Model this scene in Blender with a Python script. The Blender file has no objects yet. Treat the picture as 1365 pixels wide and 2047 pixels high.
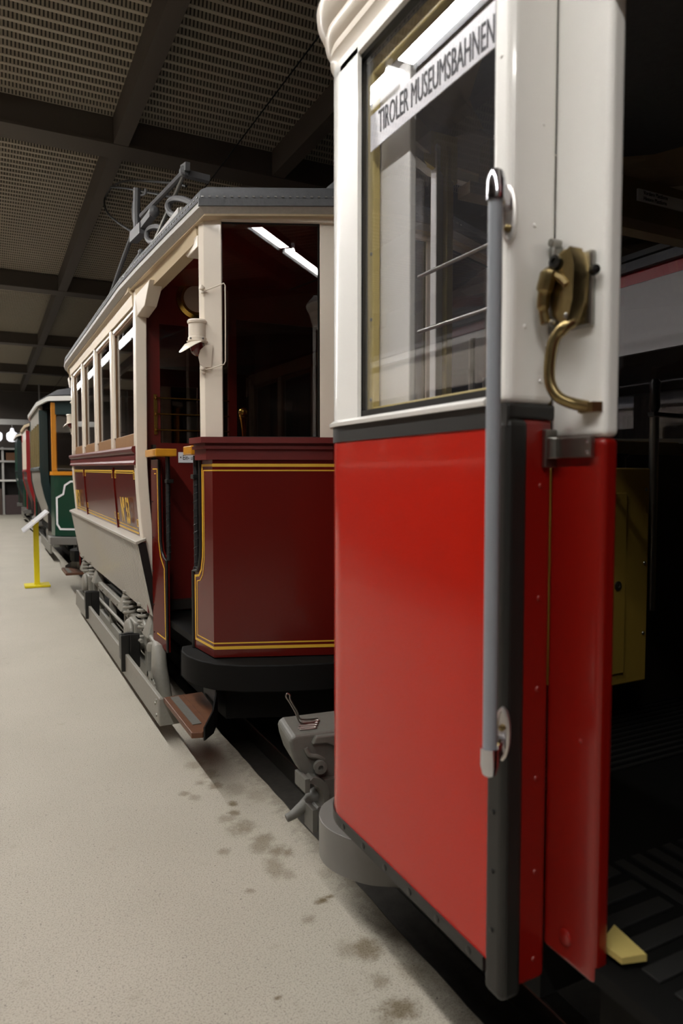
import bpy, bmesh, math, random
from mathutils import Vector, Matrix
random.seed(7)
sc = bpy.context.scene
# ---------------------------------------------------------------- camera
F_PX, W_PX, H_PX = 1400.0, 1365.0, 2047.0
CAM_H = 1.52
yaw = math.atan((682.5 + 22) / F_PX)
pitch = math.atan(73.5 / F_PX)
cam = bpy.data.cameras.new('camera'); cam_o = bpy.data.objects.new('camera', cam)
sc.collection.objects.link(cam_o); sc.camera = cam_o
cam.sensor_fit = 'VERTICAL'; cam.sensor_height = 36.0; cam.sensor_width = 24.0
cam.lens = 36.0 * F_PX / H_PX
cam_o.location = (0, 0, CAM_H)
cam_o.rotation_euler = (math.pi / 2 - pitch, 0, -yaw)
cam.clip_start = 0.05; cam.clip_end = 200
cam.dof.use_dof = True; cam.dof.focus_distance = 3.7; cam.dof.aperture_fstop = 3.2
# ---------------------------------------------------------------- world and exposure
w = bpy.data.worlds.new('hall_air'); sc.world = w; w.use_nodes = True
w.node_tree.nodes['Background'].inputs[0].default_value = (1.0, 0.95, 0.88, 1)
w.node_tree.nodes['Background'].inputs[1].default_value = 0.002
sc.view_settings.view_transform = 'Standard'; sc.view_settings.look = 'None'
sc.view_settings.exposure = 0.0; sc.view_settings.gamma = 1.0
TUBE_POWER = 80.0          # emission of the fluorescent tubes
FAR_LAMP_POWER = 0.9
# ---------------------------------------------------------------- helpers
def lin(r, g, b):
    f = lambda c: (c / 255 / 12.92) if c / 255 <= 0.04045 else ((c / 255 + 0.055) / 1.055) ** 2.4
    return (f(r), f(g), f(b), 1)
def mat(name, col, rough=0.5, metal=0.0, coat=0.0, var=0.06, bump=0.0, scale=30.0, spec=0.5):
    m = bpy.data.materials.new(name); m.use_nodes = True
    nt = m.node_tree; b = nt.nodes['Principled BSDF']
    b.inputs['Roughness'].default_value = rough; b.inputs['Metallic'].default_value = metal
    b.inputs['Coat Weight'].default_value = coat; b.inputs['Coat Roughness'].default_value = 0.06
    b.inputs['Specular IOR Level'].default_value = spec
    tc = nt.nodes.new('ShaderNodeTexCoord'); n = nt.nodes.new('ShaderNodeTexNoise')
    n.inputs['Scale'].default_value = scale; n.inputs['Detail'].default_value = 4
    nt.links.new(tc.outputs['Object'], n.inputs['Vector'])
    mx = nt.nodes.new('ShaderNodeMix'); mx.data_type = 'RGBA'
    c = Vector(col[:3])
    mx.inputs[6].default_value = (*(c * (1 - var)), 1); mx.inputs[7].default_value = (*[min(1, k) for k in c * (1 + var)], 1)
    nt.links.new(n.outputs['Fac'], mx.inputs[0]); nt.links.new(mx.outputs[2], b.inputs['Base Color'])
    if bump:
        bp = nt.nodes.new('ShaderNodeBump'); bp.inputs['Strength'].default_value = bump; bp.inputs['Distance'].default_value = 0.004
        nt.links.new(n.outputs['Fac'], bp.inputs['Height']); nt.links.new(bp.outputs[0], b.inputs['Normal'])
    return m
def glass_mat(name, tint, strength=1.0, dust=0.0):
    m = bpy.data.materials.new(name); m.use_nodes = True; nt = m.node_tree; nt.nodes.clear()
    out = nt.nodes.new('ShaderNodeOutputMaterial'); mix = nt.nodes.new('ShaderNodeMixShader')
    tr = nt.nodes.new('ShaderNodeBsdfTransparent'); tr.inputs[0].default_value = (*tint, 1)
    gl = nt.nodes.new('ShaderNodeBsdfGlossy'); gl.inputs['Roughness'].default_value = 0.0
    lw = nt.nodes.new('ShaderNodeLayerWeight'); lw.inputs[0].default_value = 0.5
    p = nt.nodes.new('ShaderNodeMath'); p.operation = 'POWER'; p.inputs[1].default_value = 4.0
    ma = nt.nodes.new('ShaderNodeMath'); ma.operation = 'MULTIPLY_ADD'; ma.inputs[1].default_value = 0.9; ma.inputs[2].default_value = 0.05 * strength
    nt.links.new(lw.outputs['Facing'], p.inputs[0]); nt.links.new(p.outputs[0], ma.inputs[0])
    nt.links.new(ma.outputs[0], mix.inputs[0]); nt.links.new(tr.outputs[0], mix.inputs[1]); nt.links.new(gl.outputs[0], mix.inputs[2])
    last = mix
    if dust:
        di = nt.nodes.new('ShaderNodeBsdfDiffuse'); di.inputs[0].default_value = (0.55, 0.55, 0.6, 1)
        m2 = nt.nodes.new('ShaderNodeMixShader'); tc = nt.nodes.new('ShaderNodeTexCoord'); n = nt.nodes.new('ShaderNodeTexNoise')
        n.inputs['Scale'].default_value = 9; n.inputs['Detail'].default_value = 8
        nt.links.new(tc.outputs['Object'], n.inputs['Vector'])
        mm = nt.nodes.new('ShaderNodeMath'); mm.operation = 'MULTIPLY'; mm.inputs[1].default_value = dust * 2
        nt.links.new(n.outputs['Fac'], mm.inputs[0]); nt.links.new(mm.outputs[0], m2.inputs[0])
        nt.links.new(mix.outputs[0], m2.inputs[1]); nt.links.new(di.outputs[0], m2.inputs[2]); last = m2
    nt.links.new(last.outputs[0], out.inputs[0])
    return m
def emit_mat(name, col, power):
    m = bpy.data.materials.new(name); m.use_nodes = True; b = m.node_tree.nodes['Principled BSDF']
    b.inputs['Base Color'].default_value = (*col, 1)
    b.inputs['Emission Color'].default_value = (*col, 1); b.inputs['Emission Strength'].default_value = power
    return m
class MB:
    """collects shapes in world coordinates and links them as one mesh object"""
    def __init__(s, fx=None): s.v = []; s.f = []; s.fx = fx
    def add(s, verts, faces):
        o = len(s.v); fx = s.fx
        s.v += [tuple(fx(Vector(p))) if fx else tuple(p) for p in verts]
        s.f += [tuple(i + o for i in f) for f in faces]; return s
    def box(s, x0, x1, y0, y1, z0, z1):
        return s.hexa([(x0, y0, z0), (x1, y0, z0), (x1, y1, z0), (x0, y1, z0)], [(x0, y0, z1), (x1, y0, z1), (x1, y1, z1), (x0, y1, z1)])
    def hexa(s, a, b):
        n = len(a)
        return s.add(list(a) + list(b), [tuple(range(n))[::-1], tuple(range(n, 2 * n))] + [(i, (i + 1) % n, n + (i + 1) % n, n + i) for i in range(n)])
    def prism(s, pts, vec):
        vec = Vector(vec); return s.hexa([Vector(p) for p in pts], [Vector(p) + vec for p in pts])
    def plan(s, poly, z0, z1):
        return s.prism([(x, y, z0) for x, y in poly], (0, 0, z1 - z0))
    def bar(s, p, q, w, h, up=(0, 0, 1)):
        p, q = Vector(p), Vector(q); d = (q - p).normalized(); u = Vector(up); r = d.cross(u)
        if r.length < 1e-5: r = d.cross(Vector((1, 0, 0)))
        r.normalize(); u = r.cross(d)
        c = [(-1, -1), (1, -1), (1, 1), (-1, 1)]
        return s.hexa([p + r * a * w / 2 + u * b * h / 2 for a, b in c], [q + r * a * w / 2 + u * b * h / 2 for a, b in c])
    def tube(s, pts, r, n=10, closed=False):
        pts = [Vector(p) for p in pts]; N = len(pts); rr = r if isinstance(r, (list, tuple)) else [r] * N
        rings = []; ref = None
        for i in range(N):
            a = pts[(i - 1) % N] if (closed or i > 0) else pts[i]; b = pts[(i + 1) % N] if (closed or i < N - 1) else pts[i]
            t = (b - a).normalized()
            if ref is None:
                ref = t.cross(Vector((0, 0, 1)));
                if ref.length < 1e-3: ref = t.cross(Vector((1, 0, 0)))
            ref = (ref - t * ref.dot(t)).normalized(); bi = t.cross(ref)
            rings.append([pts[i] + (ref * math.cos(k * 2 * math.pi / n) + bi * math.sin(k * 2 * math.pi / n)) * rr[i] for k in range(n)])
        return s.loft(rings, closed_ring=True, cap=not closed, wrap=closed)
    def loft(s, rings, closed_ring=True, cap=True, wrap=False):
        n = len(rings[0]); v = [p for r in rings for p in r]; f = []
        m = len(rings)
        for i in range(m if wrap else m - 1):
            j = (i + 1) % m
            for k in range(n if closed_ring else n - 1):
                l = (k + 1) % n; f.append((i * n + k, i * n + l, j * n + l, j * n + k))
        if cap and not wrap: f += [tuple(range(n))[::-1], tuple(range((m - 1) * n, m * n))]
        return s.add(v, f)
    def lathe(s, prof, c, axis=(0, 0, 1), n=20):
        c = Vector(c); ax = Vector(axis).normalized(); a = ax.cross(Vector((0.3, 0.9, 0.1)))
        a.normalize(); b = ax.cross(a)
        rings = [[c + ax * h + (a * math.cos(k * 2 * math.pi / n) + b * math.sin(k * 2 * math.pi / n)) * max(r, 1e-4) for k in range(n)] for r, h in prof]
        return s.loft(rings)
    def cyl(s, p, q, r, n=16):
        p, q = Vector(p), Vector(q); L = (q - p).length
        return s.lathe([(r, 0), (r, L)], p, q - p, n)
    def ball(s, c, r, n=12):
        return s.lathe([(r * math.sin(t * math.pi / 8), -r * math.cos(t * math.pi / 8)) for t in range(9)], c, (0, 0, 1), n)
    def spring(s, p, q, R, r, turns, n=8):
        p, q = Vector(p), Vector(q); d = q - p; ax = d.normalized(); a = ax.cross(Vector((0.2, 0.9, 0.3))).normalized(); b = ax.cross(a)
        k = turns * 10
        return s.tube([p + d * (i / k) + (a * math.cos(i * 0.628) + b * math.sin(i * 0.628)) * R for i in range(k + 1)], r, n)
    def ribbon(s, pts, normal, wd, lift=0.0015, closed=False):
        pts = [Vector(p) for p in pts]; nrm = Vector(normal).normalized(); N = len(pts); A = []; B = []
        for i in range(N):
            ds = []
            if closed or i > 0: ds.append((pts[i] - pts[i - 1]).normalized())
            if closed or i < N - 1: ds.append((pts[(i + 1) % N] - pts[i]).normalized())
            sd = [d.cross(nrm).normalized() for d in ds]; m = sum(sd, Vector()) ; m.normalize(); k = wd / 2 / max(0.3, m.dot(sd[0]))
            A.append(pts[i] + m * k); B.append(pts[i] - m * k)
        lo = nrm * lift
        for i in range(N if closed else N - 1):
            j = (i + 1) % N
            s.hexa([A[i], A[j], B[j], B[i]], [A[i] + lo, A[j] + lo, B[j] + lo, B[i] + lo])
        return s
    def build(s, name, m, parent=None, bevel=0.0, smooth=False, seg=2, angle=40):
        root = parent
        off = Vector((0, 0, 0))
        while root is not None: off += Vector(root.location); root = root.parent
        me = bpy.data.meshes.new(name)
        me.from_pydata([tuple(Vector(p) - off) for p in s.v], [], s.f)
        bm = bmesh.new(); bm.from_mesh(me); bmesh.ops.remove_doubles(bm, verts=bm.verts, dist=1e-5)
        bmesh.ops.recalc_face_normals(bm, faces=bm.faces); bm.to_mesh(me); bm.free()
        me.materials.append(m)
        if smooth:
            for p in me.polygons: p.use_smooth = True
            me.set_sharp_from_angle(angle=math.radians(angle))
        o = bpy.data.objects.new(name, me); sc.collection.objects.link(o)
        if parent: o.parent = parent
        if bevel:
            b = o.modifiers.new('bevel', 'BEVEL'); b.width = bevel; b.segments = seg; b.limit_method = 'ANGLE'; b.angle_limit = math.radians(35)
        return o
def studs(name, prof, pts, axis, m, parent, n=10, fx=None):
    """small round fasteners, each an object of its own"""
    first = None
    for q in pts:
        if first is None:
            first = MB(fx).lathe(prof, q, axis, n).build(name, m, parent, smooth=True); q0 = Vector(q); q0 = fx(q0) if fx else q0
        else:
            v = Vector(q); v = fx(v) if fx else v
            c = first.copy(); sc.collection.objects.link(c); c.parent = parent; c.location = v - q0
def thing(name, loc, label, cat, group=None):
    o = bpy.data.objects.new(name, None); sc.collection.objects.link(o); o.location = loc; o.empty_display_size = 0.2
    o['label'] = label; o['category'] = cat
    if group: o['group'] = group
    return o
def tag(o, label, cat, group=None):
    o['label'] = label; o['category'] = cat
    if group: o['group'] = group
    return o
def struct(o): o['kind'] = 'structure'; return o
def copy_tree(o, parent=None):
    c = o.copy(); sc.collection.objects.link(c); c.parent = parent
    for ch in list(o.children): copy_tree(ch, c)
    return c
def lettering(name, txt, size, m, parent, frame, sx=1.0, extrude=0.0008, align='LEFT', bold=0.0):
    """frame: origin, right, up vectors in world"""
    cu = bpy.data.curves.new(name, 'FONT'); cu.body = txt; cu.size = size; cu.extrude = extrude; cu.align_x = align; cu.offset = bold; cu.resolution_u = 3
    t = bpy.data.objects.new(name, cu); sc.collection.objects.link(t)
    bpy.context.view_layer.update()
    me = bpy.data.meshes.new_from_object(t.evaluated_get(bpy.context.evaluated_depsgraph_get()))
    bpy.data.objects.remove(t); bpy.data.curves.remove(cu)
    o0, r, u = [Vector(k) for k in frame]; r = r.normalized(); u = u.normalized(); n = r.cross(u)
    off = Vector(); root = parent
    while root is not None: off += Vector(root.location); root = root.parent
    for v in me.vertices: v.co = o0 + r * v.co.x * sx + u * v.co.y + n * v.co.z - off
    me.materials.clear(); me.materials.append(m); me.name = name
    o = bpy.data.objects.new(name, me); sc.collection.objects.link(o); o.parent = parent
    return o
# ---------------------------------------------------------------- materials
CREAM = mat('cream_paint', lin(226, 215, 199), 0.35, coat=0.25, var=0.02)
CREAMB = mat('buff_paint', lin(196, 178, 148), 0.4, var=0.03)
WHITE = mat('white_paint', lin(232, 230, 225), 0.32, coat=0.3, var=0.015)
DRED = mat('dark_red_paint', lin(86, 13, 7), 0.26, coat=0.2, spec=0.35, var=0.05, scale=3)
MOULD = mat('satin_dark_red', lin(92, 12, 7), 0.42, var=0.05)
REDSHADE = mat('shaded_red_paint', lin(124, 13, 5), 0.3, coat=0.3, var=0.03, scale=3)  # same red darkened: weaker light on jamb and door put into the colour
RED = mat('signal_red_paint', lin(178, 26, 9), 0.24, coat=0.25, spec=0.35, var=0.02, scale=3)
YEL = mat('gold_lining', lin(214, 172, 52), 0.4)
YBRIGHT = mat('yellow_steel', lin(226, 208, 10), 0.4)
OAK = mat('varnished_oak', lin(206, 142, 34), 0.3, coat=0.5, var=0.2, scale=12)
WOOD = mat('worn_step_wood', lin(90, 54, 31), 0.5, var=0.35, bump=0.3, scale=14)
TEAK = mat('window_teak', lin(150, 112, 74), 0.45, var=0.15, scale=14)
BLACK = mat('black_paint', lin(24, 24, 23), 0.35, var=0.1)
BLACKM = mat('black_matt', lin(14, 14, 13), 0.7, var=0.2, spec=0.15)
RUBBER = mat('black_trim', lin(28, 28, 26), 0.45, var=0.1)
WRAP = mat('leather_wrap', lin(26, 27, 28), 0.45, var=0.3, bump=0.8, scale=60)
GREY = mat('slat_grey', lin(160, 154, 143), 0.4, coat=0.2, var=0.03)
GREYP = mat('truck_grey', lin(132, 129, 120), 0.5, var=0.15, bump=0.3, scale=40)
BUMPG = mat('buffer_grey', lin(112, 110, 106), 0.4, coat=0.3, var=0.06)
COUPG = mat('coupler_grey', lin(92, 91, 85), 0.5, var=0.15, bump=0.25, scale=50)
ROOFG = mat('roof_canvas', lin(86, 87, 90), 0.7, var=0.2, bump=0.5, scale=45)
ROOFL = mat('gutter_grey', lin(178, 176, 172), 0.6, var=0.15, bump=0.4, scale=60)
CHROME = mat('chrome', lin(205, 205, 212), 0.12, metal=1.0, var=0.02)
PLATED = mat('dull_plating', lin(214, 210, 206), 0.38, metal=0.85, var=0.05)
STEEL = mat('worn_steel', lin(150, 148, 142), 0.35, metal=1.0, var=0.2)
BRASS = mat('brass', lin(176, 142, 70), 0.25, metal=1.0, var=0.15)
OLDBR = mat('tarnished_brass', lin(150, 132, 92), 0.32, metal=1.0, var=0.3, scale=60)
RODG = mat('grey_plastic_tube', lin(132, 136, 142), 0.45, var=0.04)
KHAKI = mat('khaki_enamel', lin(200, 180, 108), 0.4, var=0.04)
CABY = mat('cabinet_yellow', lin(168, 138, 58), 0.45, var=0.05)
PLANK = mat('ceiling_boards', lin(150, 132, 104), 0.5, var=0.1)
OPAL = mat('opal_glass', lin(190, 172, 155), 0.3, var=0.02)
REDLENS = mat('red_lens', lin(90, 6, 6), 0.15, coat=0.8)
SIGNW = mat('sign_white', lin(238, 238, 242), 0.22, var=0.01)
INK = mat('sign_ink', lin(70, 72, 78), 0.6)
INKB = mat('black_ink', lin(20, 20, 20), 0.6)
DGREEN = mat('bottle_green', lin(12, 62, 46), 0.3, coat=0.5)
DGREENB = mat('dark_teal_green', lin(10, 38, 38), 0.4, coat=0.3)
ORANGE = mat('orange_frame', lin(206, 132, 20), 0.45)
OLIVE = mat('olive_wood', lin(120, 104, 62), 0.5, var=0.15)
CRIMS = mat('crimson_paint', lin(150, 18, 22), 0.35, coat=0.4)
MAROON = mat('maroon_paint', lin(92, 40, 34), 0.35, coat=0.3)
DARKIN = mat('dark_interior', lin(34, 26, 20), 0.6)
REDIN = mat('dark_red_lining', lin(98, 16, 9), 0.4, coat=0.2)
BEAMM = mat('beam_primer', lin(84, 75, 66), 0.6, var=0.06)
BED = mat('oily_bed', lin(52, 49, 44), 0.8, var=0.5, bump=0.8, scale=25)
WALLM = mat('hall_wall', lin(92, 84, 78), 0.8, var=0.1, scale=4)
CARTON = mat('brown_carton', lin(120, 84, 58), 0.8)
CABLE = mat('black_cable', lin(30, 30, 30), 0.5)
PANTO = mat('bow_grey', lin(96, 96, 98), 0.5, var=0.1)
PALE = mat('pale_grey_paint', lin(172, 168, 166), 0.45)
MATT = mat('ribbed_rubber', lin(26, 26, 25), 0.6, var=0.2)
GLASS = glass_mat('window_glass', (0.95, 0.95, 0.97), 1.2)
GLASSD = glass_mat('dusty_window_glass', (0.985, 0.985, 0.99), 0.9, dust=0.018)
GLASSK = glass_mat('front_glass', (0.75, 0.72, 0.7), 1.0)
TUBEM = emit_mat('lit_tube', (1.0, 0.975, 0.935), TUBE_POWER)
FARLAMP = emit_mat('lit_lamp', (0.95, 0.95, 1.0), FAR_LAMP_POWER)

def floor_material():
    m = bpy.data.materials.new('speckled_concrete'); m.use_nodes = True; nt = m.node_tree; L = nt.links.new
    b = nt.nodes['Principled BSDF']; b.inputs['Roughness'].default_value = 0.62; b.inputs['Specular IOR Level'].default_value = 0.4
    geo = nt.nodes.new('ShaderNodeNewGeometry')
    def noise(s, d=4, r=0.5):
        n = nt.nodes.new('ShaderNodeTexNoise'); n.inputs['Scale'].default_value = s; n.inputs['Detail'].default_value = d; n.inputs['Roughness'].default_value = r
        L(geo.outputs['Position'], n.inputs['Vector']); return n.outputs['Fac']
    def mathn(op, a, bb=None, c=None, clamp=False):
        n = nt.nodes.new('ShaderNodeMath'); n.operation = op; n.use_clamp = clamp
        for i, x in enumerate((a, bb, c)):
            if x is None: continue
            if isinstance(x, (int, float)): n.inputs[i].default_value = x
            else: L(x, n.inputs[i])
        return n.outputs[0]
    def smooth(x, a, bb):
        n = nt.nodes.new('ShaderNodeMapRange'); n.interpolation_type = 'SMOOTHSTEP'; n.inputs[1].default_value = a; n.inputs[2].default_value = bb
        L(x, n.inputs[0]); return n.outputs[0]
    def mix(f, a, bb):
        n = nt.nodes.new('ShaderNodeMix'); n.data_type = 'RGBA'
        if isinstance(f, float): n.inputs[0].default_value = f
        else: L(f, n.inputs[0])
        for i, x in ((6, a), (7, bb)):
            if isinstance(x, tuple): n.inputs[i].default_value = x
            else: L(x, n.inputs[i])
        return n.outputs[2]
    base = mix(noise(1.3, 5), lin(167, 161, 147), lin(187, 181, 167))
    fine = noise(170, 3, 0.7)
    base = mix(mathn('MULTIPLY', smooth(fine, 0.48, 0.66), 0.62), base, lin(112, 105, 94))
    base = mix(mathn('MULTIPLY', smooth(noise(95, 2), 0.68, 0.74), 0.75), base, lin(58, 54, 48))
    base = mix(mathn('MULTIPLY', smooth(noise(7, 4, 0.6), 0.62, 0.72), 0.25), base, lin(140, 130, 112))
    wob = noise(38, 5, 0.65); wob2 = noise(11, 4)
    stains = [(.944, 2.824, .062, .075, .55), (.985, 2.70, .050, .05, .55), (.962, 2.66, .055, .06, .5), (1.012, 2.587, .045, .055, .6), (1.04, 2.55, .03, .04, .6), (.955, 2.477, .045, .075, .45), (.985, 2.41, .03, .04, .35),
              (.803, 3.257, .028, .03, .5), (.83, 3.2, .03, .04, .4), (.974, 3.056, .026, .03, .8), (.951, 2.971, .025, .03, .7), (.91, 2.93, .04, .04, .4), (.819, 2.675, .028, .025, .45),
              (.818, 2.377, .022, .02, .5), (1.033, 2.201, .034, .022, .95), (1.06, 2.21, .025, .015, .9), (1.047, 1.911, .055, .055, .7), (1.0, 1.93, .05, .05, .4), (.941, 2.127, .03, .03, .4),
              (1.018, 1.763, .035, .04, .5), (1.01, 1.635, .06, .05, .75), (.96, 1.62, .04, .035, .4), (.716, 1.836, .016, .01, .8), (.9, 3.34, .035, .03, .5), (.957, 3.282, .04, .045, .6), (.932, 3.56, .05, .07, .4), (.98, 3.42, .05, .06, .45), (1.03, 3.2, .06, .08, .3), (1.1, 3.1, .05, .08, .3), (1.12, 2.35, .04, .04, .25), (1.13, 1.75, .05, .06, .35)]
    acc = None
    for x, y, rx, ry, a in stains:
        d = nt.nodes.new('ShaderNodeVectorMath'); d.operation = 'SUBTRACT'; L(geo.outputs['Position'], d.inputs[0]); d.inputs[1].default_value = (x, y, 0)
        s = nt.nodes.new('ShaderNodeVectorMath'); s.operation = 'MULTIPLY'; L(d.outputs[0], s.inputs[0]); s.inputs[1].default_value = (1 / rx, 1 / ry, 0)
        l = nt.nodes.new('ShaderNodeVectorMath'); l.operation = 'LENGTH'; L(s.outputs[0], l.inputs[0])
        q = mathn('ADD', l.outputs['Value'], mathn('MULTIPLY_ADD', wob, 1.6, -0.8)); q = mathn('ADD', q, mathn('MULTIPLY_ADD', wob2, 1.6, -0.8))
        k = mathn('MULTIPLY', mathn('SUBTRACT', 1.0, smooth(q, 0.25, 1.35)), a)
        acc = k if acc is None else mathn('MAXIMUM', acc, k)
    acc = mathn('MULTIPLY', acc, mathn('MULTIPLY_ADD', fine, 0.8, 0.55), None, True)
    base = mix(acc, base, lin(82, 64, 22))
    # grime band along the broken slab edge
    sep = nt.nodes.new('ShaderNodeSeparateXYZ'); L(geo.outputs['Position'], sep.inputs[0])
    edge = smooth(mathn('ADD', sep.outputs['X'], mathn('MULTIPLY_ADD', noise(22, 6, 0.7), 0.22, -0.11)), 1.10, 1.20)
    base = mix(mathn('MULTIPLY', edge, 0.55), base, lin(92, 84, 70))
    bp = nt.nodes.new('ShaderNodeBump'); bp.inputs['Strength'].default_value = 0.5; bp.inputs['Distance'].default_value = 0.003
    L(fine, bp.inputs['Height']); L(bp.outputs[0], b.inputs['Normal']); L(base, b.inputs['Base Color'])
    return m
def deck_material():
    m = bpy.data.materials.new('perforated_deck'); m.use_nodes = True; nt = m.node_tree; L = nt.links.new
    b = nt.nodes['Principled BSDF']; b.inputs['Roughness'].default_value = 0.5
    geo = nt.nodes.new('ShaderNodeNewGeometry'); sep = nt.nodes.new('ShaderNodeSeparateXYZ'); L(geo.outputs['Position'], sep.inputs[0])
    k = nt.nodes.new('ShaderNodeMath'); k.operation = 'MULTIPLY'; k.inputs[1].default_value = 2 * math.pi / 0.030; L(sep.outputs['X'], k.inputs[0])
    sn = nt.nodes.new('ShaderNodeMath'); sn.operation = 'SINE'; L(k.outputs[0], sn.inputs[0])
    hx = nt.nodes.new('ShaderNodeMapRange'); hx.inputs[1].default_value = 0.0; hx.inputs[2].default_value = 0.5; L(sn.outputs[0], hx.inputs[0])
    zz = nt.nodes.new('ShaderNodeMapRange'); zz.inputs[1].default_value = 5.003; zz.inputs[2].default_value = 5.006; L(sep.outputs['Z'], zz.inputs[0])
    mu = nt.nodes.new('ShaderNodeMath'); mu.operation = 'MULTIPLY'; L(hx.outputs[0], mu.inputs[0]); L(zz.outputs[0], mu.inputs[1])
    mx = nt.nodes.new('ShaderNodeMix'); mx.data_type = 'RGBA'; mx.inputs[6].default_value = lin(180, 170, 150); mx.inputs[7].default_value = lin(62, 57, 50)
    L(mu.outputs[0], mx.inputs[0]); L(mx.outputs[2], b.inputs['Base Color'])
    return m
FLOORM = floor_material(); DECKM = deck_material()
# ---------------------------------------------------------------- the hall
def slab(x0, x1, jit0, jit1):
    b = MB(); n = 700; y0, y1 = -9.0, 31.0; rows = []
    for i in range(n + 1):
        y = y0 + (y1 - y0) * i / n
        a = x0 + (random.uniform(-.0025, .0025) if jit0 else 0); c = x1 + (random.uniform(-.0025, .0025) if jit1 else 0)
        rows.append([(a, y, -.13), (a, y, -.01 if jit0 else 0), (a + (.012 if jit0 else 0), y, 0), (c - (.012 if jit1 else 0), y, 0), (c, y, -.012 if jit1 else 0), (c, y, -.13)])
    return b.loft(rows, True, True)
struct(slab(-6, 1.2, 0, 1).build('floor', FLOORM))
struct(slab(2.7, 10, 1, 0).build('floor', FLOORM))
struct(MB().box(-6, 10, -9, 31, -.25, -.13).build('track_bed', BED))
for x in (1.45, 2.45):
    struct(MB().plan([(x - .035, -9), (x + .035, -9), (x + .035, 31), (x - .035, 31)], -.13, -.02).build('track_rail', STEEL, bevel=.008))
d = MB(); prof = []
for i in range(312):
    y = -9 + i * .13
    prof += [(y, 5.0), (y + .035, 5.0), (y + .055, 5.05), (y + .11, 5.05)]
d.loft([[(-6, y, z) for y, z in prof], [(10, y, z) for y, z in prof]], closed_ring=False, cap=False)
struct(d.build('ceiling', DECKM))
struct(MB().box(-6.2, 10.2, -9.2, 31.7, 5.12, 5.3).build('ceiling', BEAMM))
CB = [-4.8, 1.2, 7.23, 13.3, 18.95, 24.3, 29.6]
for y in CB:
    struct(MB().box(-6, 10, y, y + .33, 4.73, 4.755).box(-6, 10, y + .02, y + .31, 4.755, 4.998).build('ceiling_beam', BEAMM))
for x in (-3.76, -2.12, -.48, 1.16, 2.80, 4.44, 6.08, 7.72):
    for a, c in zip(CB[:-1], CB[1:]):
        struct(MB().box(x, x + .14, a + .335, c - .005, 4.735, 4.755).box(x - .0, x + .12, a + .335, c - .005, 4.755, 4.998).build('ceiling_beam', BEAMM))
struct(MB().box(-6.2, -6.0, -9, 31, -.25, 5.3).build('wall_left', WALLM))
struct(MB().box(10, 10.2, -9, 31, -.25, 5.3).build('wall_right', WALLM))
struct(MB().box(-6, 10, 31, 31.2, -.25, 5.3).build('wall_back', WALLM))
struct(MB().box(-6, 10, -9.2, -9, -.25, 5.3).build('wall_front', WALLM))
# luminaires: one lit row hung over the aisle, left of the camera
lum = None
for i in range(23):
    y = -3.46 + i * 1.62
    if y > 28.5: break
    if lum is None:
        lum = thing('fluorescent_luminaire', (-1.0, y, 4.36), 'slim grey fluorescent luminaire hung in the row over the aisle', 'ceiling light', 'fluorescent luminaires over the aisle')
        MB().prism([(-1.098, y, 4.505), (-1.09, y, 4.505), (-1.07, y, 4.565), (-.93, y, 4.565), (-.91, y, 4.505), (-.902, y, 4.505), (-.92, y, 4.62), (-1.08, y, 4.62)], (0, 1.5, 0)).build('housing', ROOFG, lum)
        MB().box(-1.06, -.94, y + .02, y + 1.48, 4.525, 4.559).build('tube', TUBEM, lum)
        for yy in (y + .25, y + 1.25): MB().cyl((-1, yy, 4.621), (-1, yy, 4.999), .006, 8).build('hanger', STEEL, lum)
    else:
        c = copy_tree(lum); c.location = (-1.0, y, 4.36)
tag(MB().tube([(1.95, -6, 4.32), (1.95, 10, 4.32), (1.95, 26, 4.32)], .006, 6).build('contact_wire', BLACKM), 'thin overhead contact wire running above the tram roofs', 'wire')
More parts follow.
